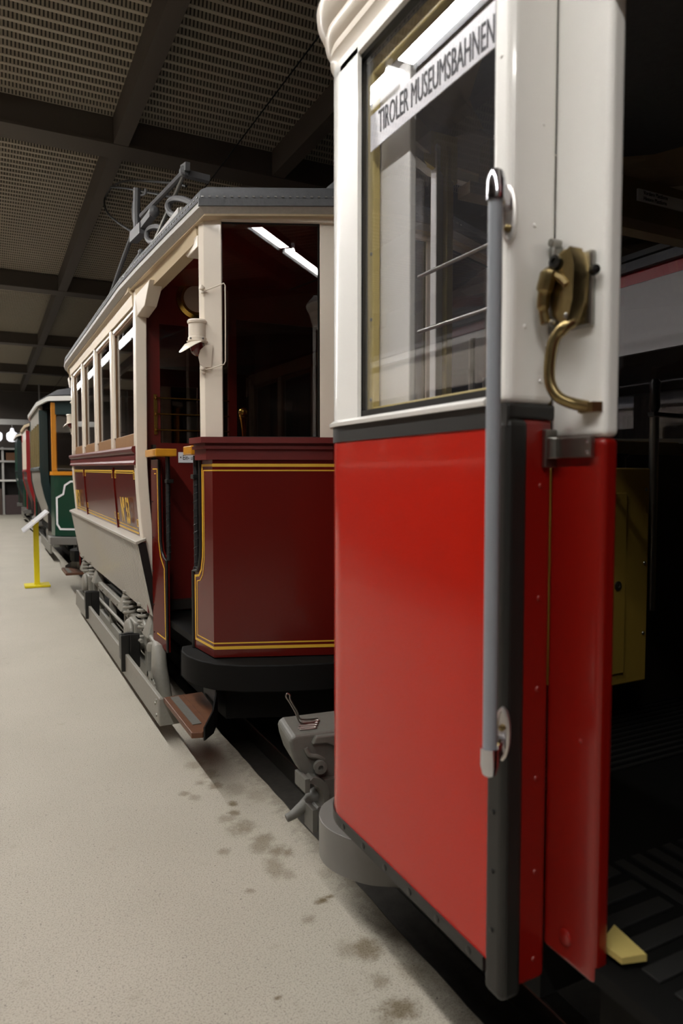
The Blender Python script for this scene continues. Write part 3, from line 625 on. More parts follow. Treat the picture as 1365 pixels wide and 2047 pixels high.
# ---- running gear
def gear(fx):
    lb = MB(fx); lb.box(.828, .852, 3.93, 8.12, .105, .265); lb.box(.828, 1.02, 3.925, 3.945, .105, .262); lb.box(.828, 1.0, 8.10, 8.12, .105, .262)
    board = lb.build('lifeguard_board', GREYP, t53, bevel=.004)
    studs('bolt', [(.011, 0), (.010, .006), (0, .009)], [(.828, 4.0, .235), (.828, 4.03, .21), (.828, 4.0, .15)], (-1, 0, 0), STEEL, board, 10, fx)
    studs('bolt', [(.012, 0), (.010, .007), (0, .010)], [(.92, 3.925, .16)], (0, -1, 0), STEEL, board, 10, fx)
    for y in (5.02, 7.05):
        h = MB(fx); h.box(.80, .86, y, y + .035, .14, .40); h.box(.86, .93, y + .0, y + .035, .16, .40); h.box(.80, .90, y + .035, y + .10, .22, .40); h.build('board_hanger', BLACK, t53, bevel=.006)
    X = 1.0
    tf = MB(fx)
    tf.box(X - .03, X + .03, 4.70, 8.70, .37, .44)
    tf.box(X - .025, X + .025, 5.0, 8.3, .03, .16)
    for y in (5.55, 5.9, 6.69, 7.45, 7.8): tf.box(X - .03, X + .03, y - .025, y + .025, .14, .40)
    tr = tf.build('truck_frame', GREYP, t53, bevel=.008)
    studs('bolt', [(.012, 0), (.011, .008), (0, .012)], [(X - .03, 4.85 + k * .28, .405) for k in range(14)], (-1, 0, 0), GREYP, tr, 8, fx)
    for yc in (5.35, 8.03):
        wl = MB(fx); wl.lathe([(.05, -.05), (.36, -.05), (.39, -.045), (.39, 0), (.35, .0), (.34, .03), (.36, .04), (.36, .055), (.10, .05), (.05, .08)], (1.47, yc, .27), (-1, 0, 0), 40); wl.build('wheel', BLACKM, t53, smooth=True)
        ax = MB(fx); ax.plan([(X - .07, yc - .13), (X + .05, yc - .13), (X + .05, yc + .13), (X - .07, yc + .13)], .24, .44); ax.lathe([(.11, 0), (.11, .03), (.08, .045), (.03, .05)], (X - .07, yc, .34), (-1, 0, 0), 20)
        ax.build('axle_box', GREYP, t53, bevel=.015)
        for s in (-1, 1):
            sp_ = MB(fx); sp_.spring((X - .02, yc + s * .30, .44), (X - .02, yc + s * .30, .60), .05, .013, 4); sp_.cyl((X - .02, yc + s * .30, .40), (X - .02, yc + s * .30, .66), .014, 8)
            sp_.lathe([(.06, 0), (.06, .015), (.02, .02)], (X - .02, yc + s * .30, .60)); sp_.build('suspension_spring', GREYP, t53, smooth=True)
            ca = MB(fx); ca.hexa([(X - .08, yc + s * .52 - .09, .42), (X + .04, yc + s * .52 - .09, .42), (X + .04, yc + s * .52 + .09, .42), (X - .08, yc + s * .52 + .09, .42)], [(X - .03, yc + s * .52 - .035, .58), (X + .02, yc + s * .52 - .035, .58), (X + .02, yc + s * .52 + .035, .58), (X - .03, yc + s * .52 + .035, .58)]); ca.build('spring_bracket', GREYP, t53, bevel=.012)
    # open cast end frame with a bolted socket, as at the near end of the truck
    ef = MB(fx)
    def plate(pts, t=.05): ef.prism([(X - .04, y, z) for y, z in pts], (t, 0, 0))
    plate([(4.95, .42), (5.05, .42), (4.98, .10), (4.90, .10)]); plate([(4.55, .34), (4.62, .38), (4.60, .06), (4.50, .05)]); plate([(4.56, .38), (5.05, .46), (5.05, .40), (4.56, .31)]); plate([(4.5, .11), (4.95, .16), (4.95, .11), (4.5, .05)])
    plate([(4.70, .34), (4.76, .36), (4.82, .12), (4.76, .12)])
    ef.build('end_frame', GREYP, tr, bevel=.01)
    el = MB(fx); el.tube([(X - .03, 4.62, .42), (X - .05, 4.50, .40), (X - .06, 4.44, .30), (X - .04, 4.42, .18), (X - .02, 4.40, .10)], [.035, .045, .05, .045, .03], 14); el.lathe([(.05, 0), (.055, .02), (.045, .05)], (X - .05, 4.62, .37)); el.build('brake_casting', GREYP, tr, smooth=True)
    el = MB(fx); el.spring((X - .06, 4.44, .12), (X - .06, 4.44, .30), .03, .007, 7, 6); el.build('brake_spring', GREYP, tr, smooth=True)
    rd = MB(fx); rd.tube([(.93, 4.95, .36), (.93, 5.15, .34), (.95, 7.4, .30)], .014, 8); rd.box(.90, 1.06, 5.10, 5.16, .32, .36); rd.build('brake_rod', GREYP, tr, smooth=True)
    for ya in (4.9, 5.0):
        tu = MB(fx); tu.tube([(X, 5.25, .62), (X - .04, 5.05, .50), (X - .05, 4.80, .44), (X - .04, 4.58, .40)], .017, 8); tu.build('sand_pipe', GREYP, tr, smooth=True); break
gear(None); gear(MXR)
MB().box(1.2, 2.7, 4.4, 9.0, .30, .50).build('underframe', BLACKM, t53)
# ---- bow collector on the roof
pa = MB()
PX = 1.72
base = pa
base.box(1.4, 2.5, 6.55, 6.60, 3.04, 3.09); base.box(1.4, 2.5, 7.5, 7.55, 3.04, 3.09)
for x in (1.45, 2.45): base.box(x - .025, x + .025, 5.6, 8.1, 3.05, 3.10)
pant = base.build('bow_collector', PANTO, t53)
LOW = [(1.0, 6.493, 3.11), (1.025, 6.036, 3.276), (1.05, 5.717, 3.402)]
UP1 = [(1.06, 5.406, 3.44), (1.13, 4.972, 3.467), (1.2, 4.668, 3.514)]
UP2 = [(1.2, 4.668, 3.505), (1.147, 4.799, 3.363), (1.093, 4.867, 3.228), (1.04, 4.909, 3.093)]
STAY = [(1.0, 5.136, 3.094), (1.0, 5.525, 3.099), (1.0, 5.926, 3.096)]
RAIL = [(1.0, 4.011, 3.01), (1.0, 4.319, 3.017), (1.0, 4.736, 3.028)]
LOOP1 = [(1.12, 4.168, 3.12), (1.106, 4.333, 3.2), (1.091, 4.501, 3.261), (1.077, 4.589, 3.27), (1.063, 4.584, 3.232), (1.049, 4.457, 3.15), (1.034, 4.246, 3.064), (1.02, 4.069, 3.013)]
LOOP2 = [(1.1, 4.854, 3.182), (1.087, 4.992, 3.24), (1.073, 5.142, 3.277), (1.06, 5.216, 3.266), (1.047, 5.154, 3.203), (1.033, 4.989, 3.129), (1.02, 4.768, 3.059)]
CAB1 = [(1.3, 5.034, 3.568), (1.276, 5.41, 3.721), (1.251, 6.209, 4.024), (1.227, 7.018, 4.315), (1.202, 7.562, 4.46), (1.178, 7.902, 4.474), (1.153, 7.816, 4.348), (1.129, 7.401, 4.116), (1.104, 6.653, 3.789), (1.08, 5.901, 3.481)]
CAB2 = [(1.1, 7.035, 4.243), (1.138, 6.513, 4.053), (1.175, 6.039, 3.867), (1.212, 5.643, 3.714), (1.25, 5.23, 3.551)]
def curve(pts, n=6):
    P = [Vector(p) for p in pts]; out = []
    for i in range(len(P) - 1):
        a, b, c, d = P[max(i - 1, 0)], P[i], P[i + 1], P[min(i + 2, len(P) - 1)]
        for k in range(n):
            t = k / n; out.append(0.5 * ((2 * b) + (c - a) * t + (2 * a - 5 * b + 4 * c - d) * t * t + (3 * b - a - 3 * c + d) * t ** 3))
    return out + [P[-1]]
def mir(p): return (3.9 - p[0], p[1], p[2])
arm = MB()
for f in (None, MXR):
    a2 = MB(f); a2.tube(LOW, .019, 8); a2.build('lower_arm', PANTO, pant, smooth=True)
    a2 = MB(f); a2.tube(UP1, .020, 8); a2.build('upper_arm', PANTO, pant, smooth=True)
    a2 = MB(f); a2.tube(UP2, .013, 8); a2.build('stay_rod', STEEL, pant, smooth=True)
    a2 = MB(f); a2.tube(STAY, .012, 8); a2.ball(STAY[0], .022, 8); a2.ball(STAY[2], .022, 8); a2.build('stay_rod', PANTO, pant, smooth=True)
    a2 = MB(f); a2.bar(RAIL[0], RAIL[2], .025, .03); a2.bar(RAIL[0], (1.4, 4.1, 3.03), .03, .035); a2.bar((1.0, 4.2, 3.03), (1.0, 4.17, 2.93), .015, .02); a2.build('base_rail', ROOFL, pant)
a2 = MB(); a2.tube(curve(LOOP1), .019, 8); a2.build('cable_loop', PANTO, pant, smooth=True)
a2 = MB(); a2.tube(curve(LOOP2), .018, 8); a2.build('cable_loop', PANTO, pant, smooth=True)
a2 = MB(); a2.tube(curve(CAB1), .010, 7); a2.tube(curve(CAB2), .010, 7); a2.build('trailing_cable', CABLE, pant, smooth=True)
a2 = MB(); a2.tube([(1.07, 5.616, 3.72), (1.07, 5.647, 3.565), (1.07, 5.639, 3.38)], .028, 8); a2.tube(curve([(1.07, 5.617, 3.683), (1.07, 5.787, 3.65), (1.07, 5.775, 3.531), (1.07, 5.66, 3.45)]), .009, 6); a2.tube(curve([(1.1, 5.735, 3.722), (1.1, 5.579, 3.66), (1.1, 5.447, 3.629), (1.1, 5.445, 3.658)]), .009, 6)
a2.bar((1.06, 5.739, 3.38), (1.08, 5.45, 3.37), .06, .08); a2.bar((1.08, 5.50, 3.39), (1.10, 5.2, 3.40), .05, .05); a2.ball((1.1, 5.16, 3.40), .04, 8); a2.build('knuckle', PANTO, pant, smooth=True)
a2 = MB(); a2.bar((1.05, 5.56, 3.42), (1.4, 5.56, 3.42), .03, .03); a2.build('cross_bar', PANTO, pant)
a2 = MB(); a2.bar((1.18, 4.67, 3.50), (1.36, 4.67, 3.49), .05, .04); a2.ball((1.2, 4.668, 3.51), .04, 8); a2.bar((1.2, 4.60, 3.52), (1.2, 4.74, 3.55), .03, .05)
a2.build('head_bar', PANTO, pant)
# ---------------------------------------------------------------- bright red tram beside the camera
tr = thing('tram', (1.95, 0.0, 0), 'bright red and white tram with open door in the foreground', 'tram')
XS = .873
def plan_r(o=0.0, y_start=1.04, n=9, mirror=True):
    pts = [(XS - o, y_start), (XS - o, 1.74)]
    for k in range(1, n + 1):
        t = math.radians(52) * k / n; r = .18 + o; pts.append((1.053 - r * math.cos(t), 1.74 + r * math.sin(t)))
    pts += [(1.45 - .3 * o, 2.185 + o), (1.95, 2.235 + o)]
    if mirror: pts += [(3.9 - x, y) for x, y in reversed(pts[:-1])]
    return pts
def wall(prof, name, m, parent, y_start=1.04, mirror=True, **kw):
    """sweep a closed profile of (offset outwards, z) along the plan"""
    b = MB(); rings = []
    P = {o: plan_r(o, y_start, mirror=mirror) for o in set(o for o, z in prof)}
    for i in range(len(P[prof[0][0]])): rings.append([(*P[o][i], z) for o, z in prof])
    b.loft(rings); return b.build(name, m, parent, **kw)
sidep = wall([(0, .545), (0, 1.612), (-.03, 1.612), (-.03, .545)], 'side_panel', RED, tr, smooth=True)
rail = wall([(.004, .518), (.004, .547), (-.03, .547), (-.03, .518)], 'bottom_rail', RUBBER, tr, y_start=1.093, smooth=True)
studs('bolt', [(.0085, 0), (.0085, .002), (.004, .003), (0, .003)], [(XS - .0035, 1.14 + k * .115, .532) for k in range(6)], (-1, 0, 0), BLACK, rail)
belt = wall([(.003, 1.612), (.003, 1.655), (-.03, 1.655), (-.03, 1.612)], 'belt_band', RUBBER, tr, smooth=True)
wall([(.012, 1.655), (.014, 1.664), (.004, 1.672), (-.04, 1.676), (-.04, 1.655)], 'window_sill', WHITE, tr, y_start=1.097, smooth=True)
# corner pillar at the door with its black edging
b = MB(); b.box(XS, .987, 1.04, 1.097, .50, 1.632); jamb = b.build('door_jamb', REDSHADE, tr, bevel=.014, seg=4)
b = MB(); b.box(XS - .001, .988, 1.039, 1.097, 1.655, 2.95); cpil = b.build('corner_pillar', WHITE, tr, bevel=.016, seg=4)
b = MB(); b.box(XS - .002, .989, 1.037, 1.097, 1.626, 1.656); b.build('belt_band', RUBBER, tr, bevel=.006, seg=3)
b = MB(); b.box(XS - .004, .922, 1.035, 1.092, .485, 1.628); eb = b.build('corner_edging', RUBBER, tr, bevel=.014, seg=4)
studs('bolt', [(.0055, 0), (.005, .003), (0, .004)], [(XS - .0035, 1.066, z) for z in (1.56, 1.34, 1.12, .86, .74, .62)], (-1, 0, 0), BLACK, eb)
studs('screw_head', [(.006, 0), (.004, .003), (0, .0035)], [(.955, 1.0405, z) for z in (1.50, 1.28, 1.10, .92, .73, .55)], (0, -1, 0), REDSHADE, jamb)
studs('screw_head', [(.005, 0), (.003, .0025), (0, .003)], [(.8725, 1.07, 2.30), (.8725, 1.068, 2.08)], (-1, 0, 0), WHITE, cpil)
studs('screw_head', [(.005, 0), (.003, .0025), (0, .003)], [(.95, 1.0395, 2.18), (.93, 1.0395, 1.99), (.91, 1.0395, 1.80), (.95, 1.0395, 1.70)], (0, -1, 0), WHITE, cpil)
# upper works: front corner post, window header, cornice
pr = plan_r(0, 1.642, mirror=False)
pl = [p for p in pr if p[1] >= 1.64 and p[0] < .99]
inner = [(x + .05, y - .02) for x, y in reversed(pl)]
MB().plan(pl + [(.935, 1.80), (.884, 1.70), (.884, 1.642)], 1.672, 2.62).build('front_corner_post', WHITE, tr, smooth=True, angle=25)
MB().plan([(3.9 - x, y) for x, y in pl + [(.935, 1.80), (.884, 1.70), (.884, 1.642)]], 1.672, 2.62).build('front_corner_post', WHITE, tr, smooth=True, angle=25)
wall([(0, 2.605), (0, 2.66), (-.035, 2.66), (-.035, 2.605)], 'window_header', WHITE, tr, y_start=.93, smooth=True)
wall([(.0, 2.64), (.004, 2.66), (.010, 2.668), (.008, 2.69), (.016, 2.70), (.024, 2.715), (.022, 2.735), (.034, 2.75), (.046, 2.775), (.048, 2.795), (.04, 2.80), (-.05, 2.80), (-.05, 2.64)], 'cornice', CREAM, tr, y_start=-4.0, smooth=True)
rings = []
for o, z in ((.045, 2.80), (.0, 2.86), (-.2, 2.98), (-.5, 3.06), (-.9, 3.09)):
    rings.append([(1.95 + (x - 1.95) * max(.02, 1 + o / 1.08), (y if y < -3.9 else y + o * .6), z) for x, y in plan_r(0, -4.0)])
MB().loft(rings, True, True).build('roof', ROOFG, tr, smooth=True)
# window: black seal, inner khaki frame, glass
b = MB(); Yb, Ya = 1.668, 1.098
b.box(.886, .912, Ya, Yb, 1.676, 1.690); b.box(.886, .912, Ya, Yb, 2.592, 2.606); b.box(.886, .912, Yb - .010, Yb, 1.69, 2.6); b.box(.886, .912, Ya, Ya + .008, 1.69, 2.6)
b.build('window_seal', BLACK, tr)
b = MB(); b.box(.913, .935, Yb - .038, Yb + .035, 1.66, 2.62); b.box(.913, .935, Ya, Yb, 2.555, 2.62); b.box(.913, .935, Ya - .02, Ya + .03, 1.66, 2.62); b.box(.913, .935, Ya, Yb, 1.62, 1.70)
kf = b.build('inner_window_frame', KHAKI, tr, bevel=.004)
studs('screw', [(.005, 0), (.004, .003), (0, .003)], [(.9128, Yb - .03, z) for z in (2.48, 2.1, 1.93, 1.72)], (-1, 0, 0), STEEL, kf, 8)
MB().box(.892, .896, Ya, Yb, 1.68, 2.60).build('window_pane', GLASSD, tr)
MB().box(.937, .955, 1.490, 1.66, 1.60, 2.62).build('inner_window_post', WHITE, tr, bevel=.003)
# front windows seen from within: posts, header, glass
for x0, x1, mm in ((1.425, 1.468, WHITE), (1.47, 1.512, KHAKI), (1.93, 1.99, KHAKI)):
    MB().plan([(x0, 2.09), (x1, 2.11), (x1, 2.15), (x0, 2.13)], 1.62, 2.68).build('front_window_post', mm, tr, bevel=.006)
MB().hexa([(1.36, 2.10, 2.62), (1.52, 2.10, 2.56), (1.52, 2.12, 2.56), (1.36, 2.12, 2.62)], [(1.36, 2.10, 2.72), (1.52, 2.10, 2.72), (1.52, 2.12, 2.72), (1.36, 2.12, 2.72)]).build('front_window_header', KHAKI, tr)
MB().plan([(1.08, 1.98), (1.45, 2.17), (1.95, 2.22), (2.45, 2.17), (2.82, 1.98), (2.82, 1.985), (2.45, 2.175), (1.95, 2.225), (1.45, 2.175), (1.08, 1.985)], 1.67, 2.61).build('front_window_pane', GLASS, tr)
gr = MB()
for z in (2.212, 2.022): gr.cyl((1.36, 1.30, z), (1.36, 2.10, z), .007, 10)
gr.build('window_guard_rails', STEEL, tr)
for x, z in ((1.50, 1.99), (1.62, 1.9), (1.56, 1.86)): MB().cyl((x, 1.98, 1.6), (x, 1.98, z), .012, 8).build('control_lever', STEEL, tr, smooth=True)
# interior
MB().box(.99, 2.99, -.05, 1.74, .57, .60).plan([(1.06, 1.74), (2.84, 1.74), (2.75, 1.93), (2.45, 2.14), (1.95, 2.19), (1.45, 2.14), (1.15, 1.93)], .57, .60).build('platform_floor', BLACKM, tr)
b = MB()
for k in range(16): b.box(1.30 + k * .055, 1.33 + k * .055, .55, 1.15, .60, .607)
for k in range(14): b.box(1.3, 2.5, 1.52 + k * .034, 1.535 + k * .034, .60, .607)
for k in range(8): b.box(1.06, 1.28, .62 + k * .07, .66 + k * .07, .60, .607)
b.build('floor_ribs', MATT, tr, bevel=.002)
MB().hexa([(1.026, .935, .615), (1.026, .885, .615), (1.075, .87, .615), (1.09, .96, .615)], [(1.026, .935, .628), (1.026, .885, .628), (1.075, .87, .628), (1.09, .96, .628)]).build('floor_nosing', KHAKI, tr)
MB().box(1.03, 2.95, 1.1, 2.0, .40, .565).box(1.1, 2.8, -3.9, 1.0, .35, .56).build('underframe', BLACKM, tr)
b = MB(); n = 20
b.loft([[(1.95 + (w_ * (2 * k / n - 1)), y, 2.70 + .16 * math.sin(math.pi * k / n)) for k in range(n + 1)] + [(1.95 - (w_ * (2 * k / n - 1)), y, 2.715 + .16 * math.sin(math.pi * (1 - k / n))) for k in range(n + 1)] for y, w_ in ((-.05, 1.03), (1.74, 1.03), (2.0, .80), (2.14, .5))], True, True)
cl = b.build('platform_ceiling', PLANK, tr)
b = MB()
for k in range(1, 26):
    t = k / 26; x = .92 + 2.06 * t; z = 2.70 + .16 * math.sin(math.pi * t); b.box(x - .004, x + .004, .0, 1.74 if abs(x - 1.95) > .8 else 2.0, z - .005, z - .001)
b.build('board_bead', KHAKI, cl)
MB().box(1.6, 2.95, 2.02, 2.08, 2.535, 2.70).build('front_header_board', OLIVE, tr)
MB().box(1.5, 2.95, 2.0, 2.07, 2.49, 2.53).build('header_moulding', PLANK, tr)
np_ = MB().box(2.33, 2.75, 2.010, 2.018, 2.612, 2.658).build('notice_plate', SIGNW, tr)
lettering('lettering', 'Vordere Plattform', .022, INKB, np_, ((2.36, 2.0095, 2.639), (1, 0, 0), (0, 0, 1)), sx=.85)
lettering('lettering', 'Hintere Plattform', .022, INKB, np_, ((2.36, 2.0095, 2.617), (1, 0, 0), (0, 0, 1)), sx=.85)
MB().box(1.6, 2.9, 2.03, 2.10, 1.60, 1.66).build('inner_sill', OLIVE, tr, bevel=.005)
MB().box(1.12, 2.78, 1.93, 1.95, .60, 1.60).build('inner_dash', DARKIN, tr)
cab = MB().box(1.72, 2.085, 1.72, 1.925, .787, 1.545).build('controller_cabinet', CABY, tr, bevel=.006)
MB().box(1.74, 1.965, 1.712, 1.7195, .83, 1.46).build('cabinet_door', CABY, cab, bevel=.003)
studs('screw', [(.007, 0), (.005, .004), (0, .005)], [(2.065, 1.7195, z) for z in (1.47, 1.21, .96)], (0, -1, 0), STEEL, cab)
MB().lathe([(.016, 0), (.016, .004), (.006, .006), (.006, .002)], (1.925, 1.7115, 1.14), (0, -1, 0), 16).build('cabinet_lock', STEEL, cab, smooth=True)
MB().lathe([(.05, 0), (.05, .035), (.06, .04), (.06, .05), (.02, .052), (.02, .10), (0, .10)], (1.98, 1.80, 1.5455), n=20).build('controller_spindle', BLACK, cab, smooth=True)
b = MB(); b.cyl((2.27, 1.86, 1.0), (2.27, 1.86, 1.74), .018); b.build('brake_spindle', STEEL, tr, smooth=True)
b = MB(); b.lathe([(.012, 0), (.02, .02), (.017, .07), (.021, .11), (.012, .125), (0, .126)], (2.27, 1.86, 1.76)); b.bar((2.25, 1.86, 1.752), (2.53, 1.84, 1.745), .03, .014); b.build('brake_handle', BLACK, tr, smooth=True)
# far side wall of the platform, bulkhead, unseen rear leaf added against the light, body behind
b = MB(); b.box(2.99, 3.027, -4, 1.74, .5, 1.66); b.box(2.99, 3.027, -4, 1.74, 2.56, 2.70); b.box(2.99, 3.027, 1.66, 1.74, 1.66, 2.56); b.box(2.99, 3.027, .1, .18, 1.66, 2.56); b.box(2.99, 3.027, -4, -3.9, 1.66, 2.56)
b.build('far_side_wall', OLIVE, tr)
MB().box(3.005, 3.010, .18, 1.66, 1.66, 2.56).build('far_window_pane', GLASS, tr)
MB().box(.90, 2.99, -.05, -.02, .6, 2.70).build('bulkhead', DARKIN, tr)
MB().box(XS, .91, -4.0, .05, .5, 2.66).build('saloon_wall', RED, tr)
MB().box(.91, 2.99, -4.0, -3.96, .5, 2.7).build('saloon_end_wall', WHITE, tr)
MB().box(.985, 1.02, .05, .60, .57, 2.40).build('unseen_door_leaf', REDSHADE, tr)  # unseen leaf, put in to keep light out of the platform
MB().box(.94, 1.02, .05, .90, 2.40, 2.66).build('door_lintel', WHITE, tr)
# half open door leaf with its lock and handle
dl = MB().box(.985, 1.024, .912, 1.050, .566, 1.588).build('door_leaf', REDSHADE, tr, bevel=.012, seg=4)
dl['label'] = 'narrow open door leaf, white above and red below'
MB().box(.985, 1.024, .912, 1.050, 1.589, 2.60).build('upper_door_panel', WHITE, dl, bevel=.012, seg=4)
MB().lathe([(.016, 0), (.015, .004), (.006, .006), (0, .006)], (.9848, .985, .62), (-1, 0, 0), 16).build('bottom_stud', REDSHADE, dl, smooth=True)
MB().lathe([(.005, 0), (.0, .004)], (.9848, .955, 1.02), (-1, 0, 0), 8).build('screw_head', REDSHADE, dl)
dh = MB()
dh.tube(curve([(.950, .960, 1.797), (.938, .966, 1.788), (.928, .980, 1.768), (.924, .986, 1.735), (.924, .986, 1.692), (.932, .974, 1.664), (.950, .958, 1.651), (.974, .944, 1.645)], 5), [.012] * 8 + [.0105] * 22 + [.011] * 6, 12)
dh.plan([(.968, .925), (.985, .918), (.985, .968), (.968, .960)], 1.634, 1.652)
dh.build('door_handle', OLDBR, dl, smooth=True)
lk = MB(); lk.box(.972, .9845, .938, .995, 1.79, 1.925); lp = lk.build('lock_plate', STEEL, dl, bevel=.003)
lk = MB()
prof = [(.982, 1.885), (.972, 1.845), (.955, 1.80), (.965, 1.79), (.99, 1.795), (1.005, 1.83), (1.010, 1.875), (.998, 1.912), (.975, 1.928), (.955, 1.925), (.950, 1.88)]
lk.prism([(.935, y, z) for y, z in [(.955, 1.926), (.975, 1.930), (.992, 1.918), (1.005, 1.890), (1.008, 1.850), (1.0, 1.812), (.975, 1.792), (.955, 1.798), (.944, 1.83), (.941, 1.885)]], (.05, 0, 0))
lk.build('lock_body', OLDBR, lp, bevel=.008, seg=3)
lk = MB(); lk.prism([(.930, y, z) for y, z in [(.962, 1.920), (.948, 1.926), (.938, 1.89), (.940, 1.83), (.950, 1.80), (.962, 1.83)]], (.03, 0, 0)); lk.tube(curve([(.928, 1.000, 1.884), (.924, .992, 1.888), (.922, 1.0, 1.86), (.924, 1.006, 1.83), (.928, 1.004, 1.80)]), [.012] * 6 + [.016] * 7 + [.012] * 6 + [.009] * 6, 10)
lk.tube([(.930, .985, 1.885), (.932, .965, 1.872), (.934, .955, 1.86)], .009, 8); lk.build('latch_lever', OLDBR, lp, bevel=.004, smooth=True)
studs('lock_screw', [(.013, 0), (.013, .006), (.007, .007), (.007, .003), (0, .003)], [(.934, .985, 1.908)], (-1, 0, 0), BLACK, lp, 16)
studs('lock_screw', [(.010, 0), (.008, .01), (0, .012)], [(.972, .932, 1.885)], (-.3, -1, 0), BLACK, lp, 12)
studs('rivet', [(.007, 0), (.005, .005), (0, .007)], [(.934, .992, 1.80), (.934, .955, 1.806)], (-1, 0, 0), STEEL, lp, 10)
# strike plate on the jamb
sk = MB(); sk.box(.968, .986, 1.022, 1.039, 1.79, 1.955); sk.tube(curve([(.962, 1.02, 1.958), (.960, 1.02, 1.93), (.972, 1.015, 1.90)]), .004, 8); sk.lathe([(.008, -.012), (.008, .012)], (.966, 1.022, 1.957), (1, 0, 0), 12); sk.build('strike_plate', STEEL, jamb, bevel=.003)
# hinge strap
hs = MB(); hs.box(.955, .985, 1.028, 1.0385, 1.535, 1.608); hs.build('hinge_plate', STEEL, jamb, bevel=.002)
hs = MB(); hs.tube([(.972, 1.024, 1.552), (.972, 1.024, 1.592)], .014, 14); hs.box(.973, .9845, .932, 1.02, 1.553, 1.591); hh = hs.build('hinge_strap', STEEL, dl, bevel=.002)
studs('screw', [(.004, 0), (.003, .002), (0, .003)], [(.9728, .940, 1.582), (.9728, .940, 1.562)], (-1, 0, 0), CHROME, hh)
# long grey grab rail on the corner pillar
grb = MB(); grb.tube([(.80, .992, 1.02), (.80, .993, 2.005)], .0128, 18); gr = grb.build('grab_rail', RODG, tr, smooth=True); gr['label'] = 'long grey tubular grab rail with chrome ends beside the door'
for zc, s in ((2.0, 1), (1.025, -1)):
    c = MB(); c.tube([(.80, .9925, zc - s * .002), (.80, .9925, zc + s * .030), (.802, .995, zc + s * .043), (.808, 1.0, zc + s * .049)], [.0165, .017, .014, .006], 18)
    c.build('end_cap', CHROME, gr, smooth=True)
    c = MB(); c.bar((.80, .9925, zc + s * .026), (.868, 1.046, zc + s * .02), .024, .034); c.build('end_bracket', CHROME, gr, bevel=.008, seg=3)
    c = MB()
    m = 18; z0 = zc
    d1 = Vector((.52, -.85, 0)).normalized()
    ctr = Vector((.869, 1.040, z0)); out = Vector((-.85, -.52, 0)).normalized()
    ringp = []
    for k in range(m):
        a = 2 * math.pi * k / m; ringp.append((.013 * math.cos(a), .05 * math.sin(a)))
    c.loft([[ctr + d1 * a * q + Vector((0, 0, b_ * q2)) + out * h for a, b_ in ringp] for q, q2, h in ((1.15, 1.05, -.006), (1.15, 1.05, .004), (.8, .92, .006), (.6, .85, .001))])
    ep = c.build('mounting_plate', PLATED, gr, smooth=True)
    studs('screw', [(.007, 0), (.006, .006), (0, .008)], [ctr + out * .001 + Vector((0, 0, dz)) for dz in (-.025, .012)], out, OLDBR, ep, 12)
# buffer beam and coupler
b = MB(); path = [(1.16, 1.84), (1.06, 1.90), (1.0, 1.99), (.98, 2.08), (1.005, 2.17), (1.08, 2.24), (1.3, 2.31), (1.95, 2.36)]
path += [(3.9 - x, y) for x, y in reversed(path[:-1])]
path = [(p.x, p.y) for p in curve([(x, y, 0) for x, y in path], 4)]
b.loft([[(x, y, .345), (x, y, .21), (x + (1.95 - x) * .25, y - .12, .20), (x + (1.95 - x) * .25, y - .12, .355)] for x, y in path]); b.build('buffer_beam', BUMPG, tr, smooth=True, bevel=.01)
cp = MB()
C0 = Vector((1.01, 2.45, 0))
def cpt(u, v, z):   # u along the head's width, v forward
    e = Vector((.92, -.15, 0)); f = Vector((.15, .92, 0)); return C0 + e * u + f * v + Vector((0, 0, z))
prof = [(-.005, .50), (.0, .47), (.02, .41), (.06, .355), (.11, .34), (.30, .34), (.30, .53), (.02, .525), (.0, .515)]
cp.prism([cpt(u, -.02, z) for u, z in prof], cpt(0, .24, 0) - cpt(0, 0, 0)); head = cp.build('coupler_head', COUPG, tr, bevel=.012, seg=3)
c = MB(); c.prism([cpt(u, -.045, z) for u, z in [(.085, .49), (.15, .49), (.19, .47), (.23, .40), (.25, .35), (.34, .35), (.34, .52), (.10, .52)]], cpt(0, .03, 0) - cpt(0, 0, 0)); c.build('coupler_cover', COUPG, head, bevel=.006)
c = MB(); c.lathe([(.026, 0), (.026, .018), (.010, .02), (.010, .006), (0, .006)], cpt(.115, -.045, .405), -(cpt(0, 1, 0) - cpt(0, 0, 0)), 20); c.build('hinge_pin', COUPG, head, smooth=True)
c = MB(); c.tube(curve([cpt(.06, -.03, .475), cpt(.075, -.035, .45), cpt(.11, -.04, .44), cpt(.135, -.04, .425)]), .009, 8); c.build('hinge_lever', COUPG, head, smooth=True)
c = MB()
c.tube(curve([(1.17, 2.52, .532), (1.12, 2.51, .533), (1.075, 2.50, .545), (1.05, 2.49, .595), (1.02, 2.48, .645), (1.008, 2.48, .665), (1.014, 2.48, .676), (1.024, 2.48, .668), (1.026, 2.48, .650), (1.056, 2.49, .60), (1.085, 2.51, .553), (1.17, 2.54, .534)], 4), .0032, 6)
for k in range(4): c.tube(curve([(1.06 + k * .014, 2.47 + k * .022, .530), (1.12 + k * .014, 2.455 + k * .022, .530), (1.128 + k * .014, 2.463 + k * .022, .530), (1.12 + k * .014, 2.470 + k * .022, .530), (1.06 + k * .014, 2.485 + k * .022, .530)], 4), .003, 6)
c.build('spring_wire', STEEL, head, smooth=True)
c = MB(); P_ = curve([(1.055, 2.40, .362), (1.085, 2.40, .352), (1.112, 2.40, .325), (1.124, 2.40, .29), (1.118, 2.40, .258), (1.10, 2.40, .243), (1.078, 2.40, .244)], 4)
c.loft([[p_ + Vector((-.006, -.03, -.006)), p_ + Vector((.018, -.03, .012)), p_ + Vector((.018, .05, .012)), p_ + Vector((-.006, .05, -.006))] for p_ in P_])
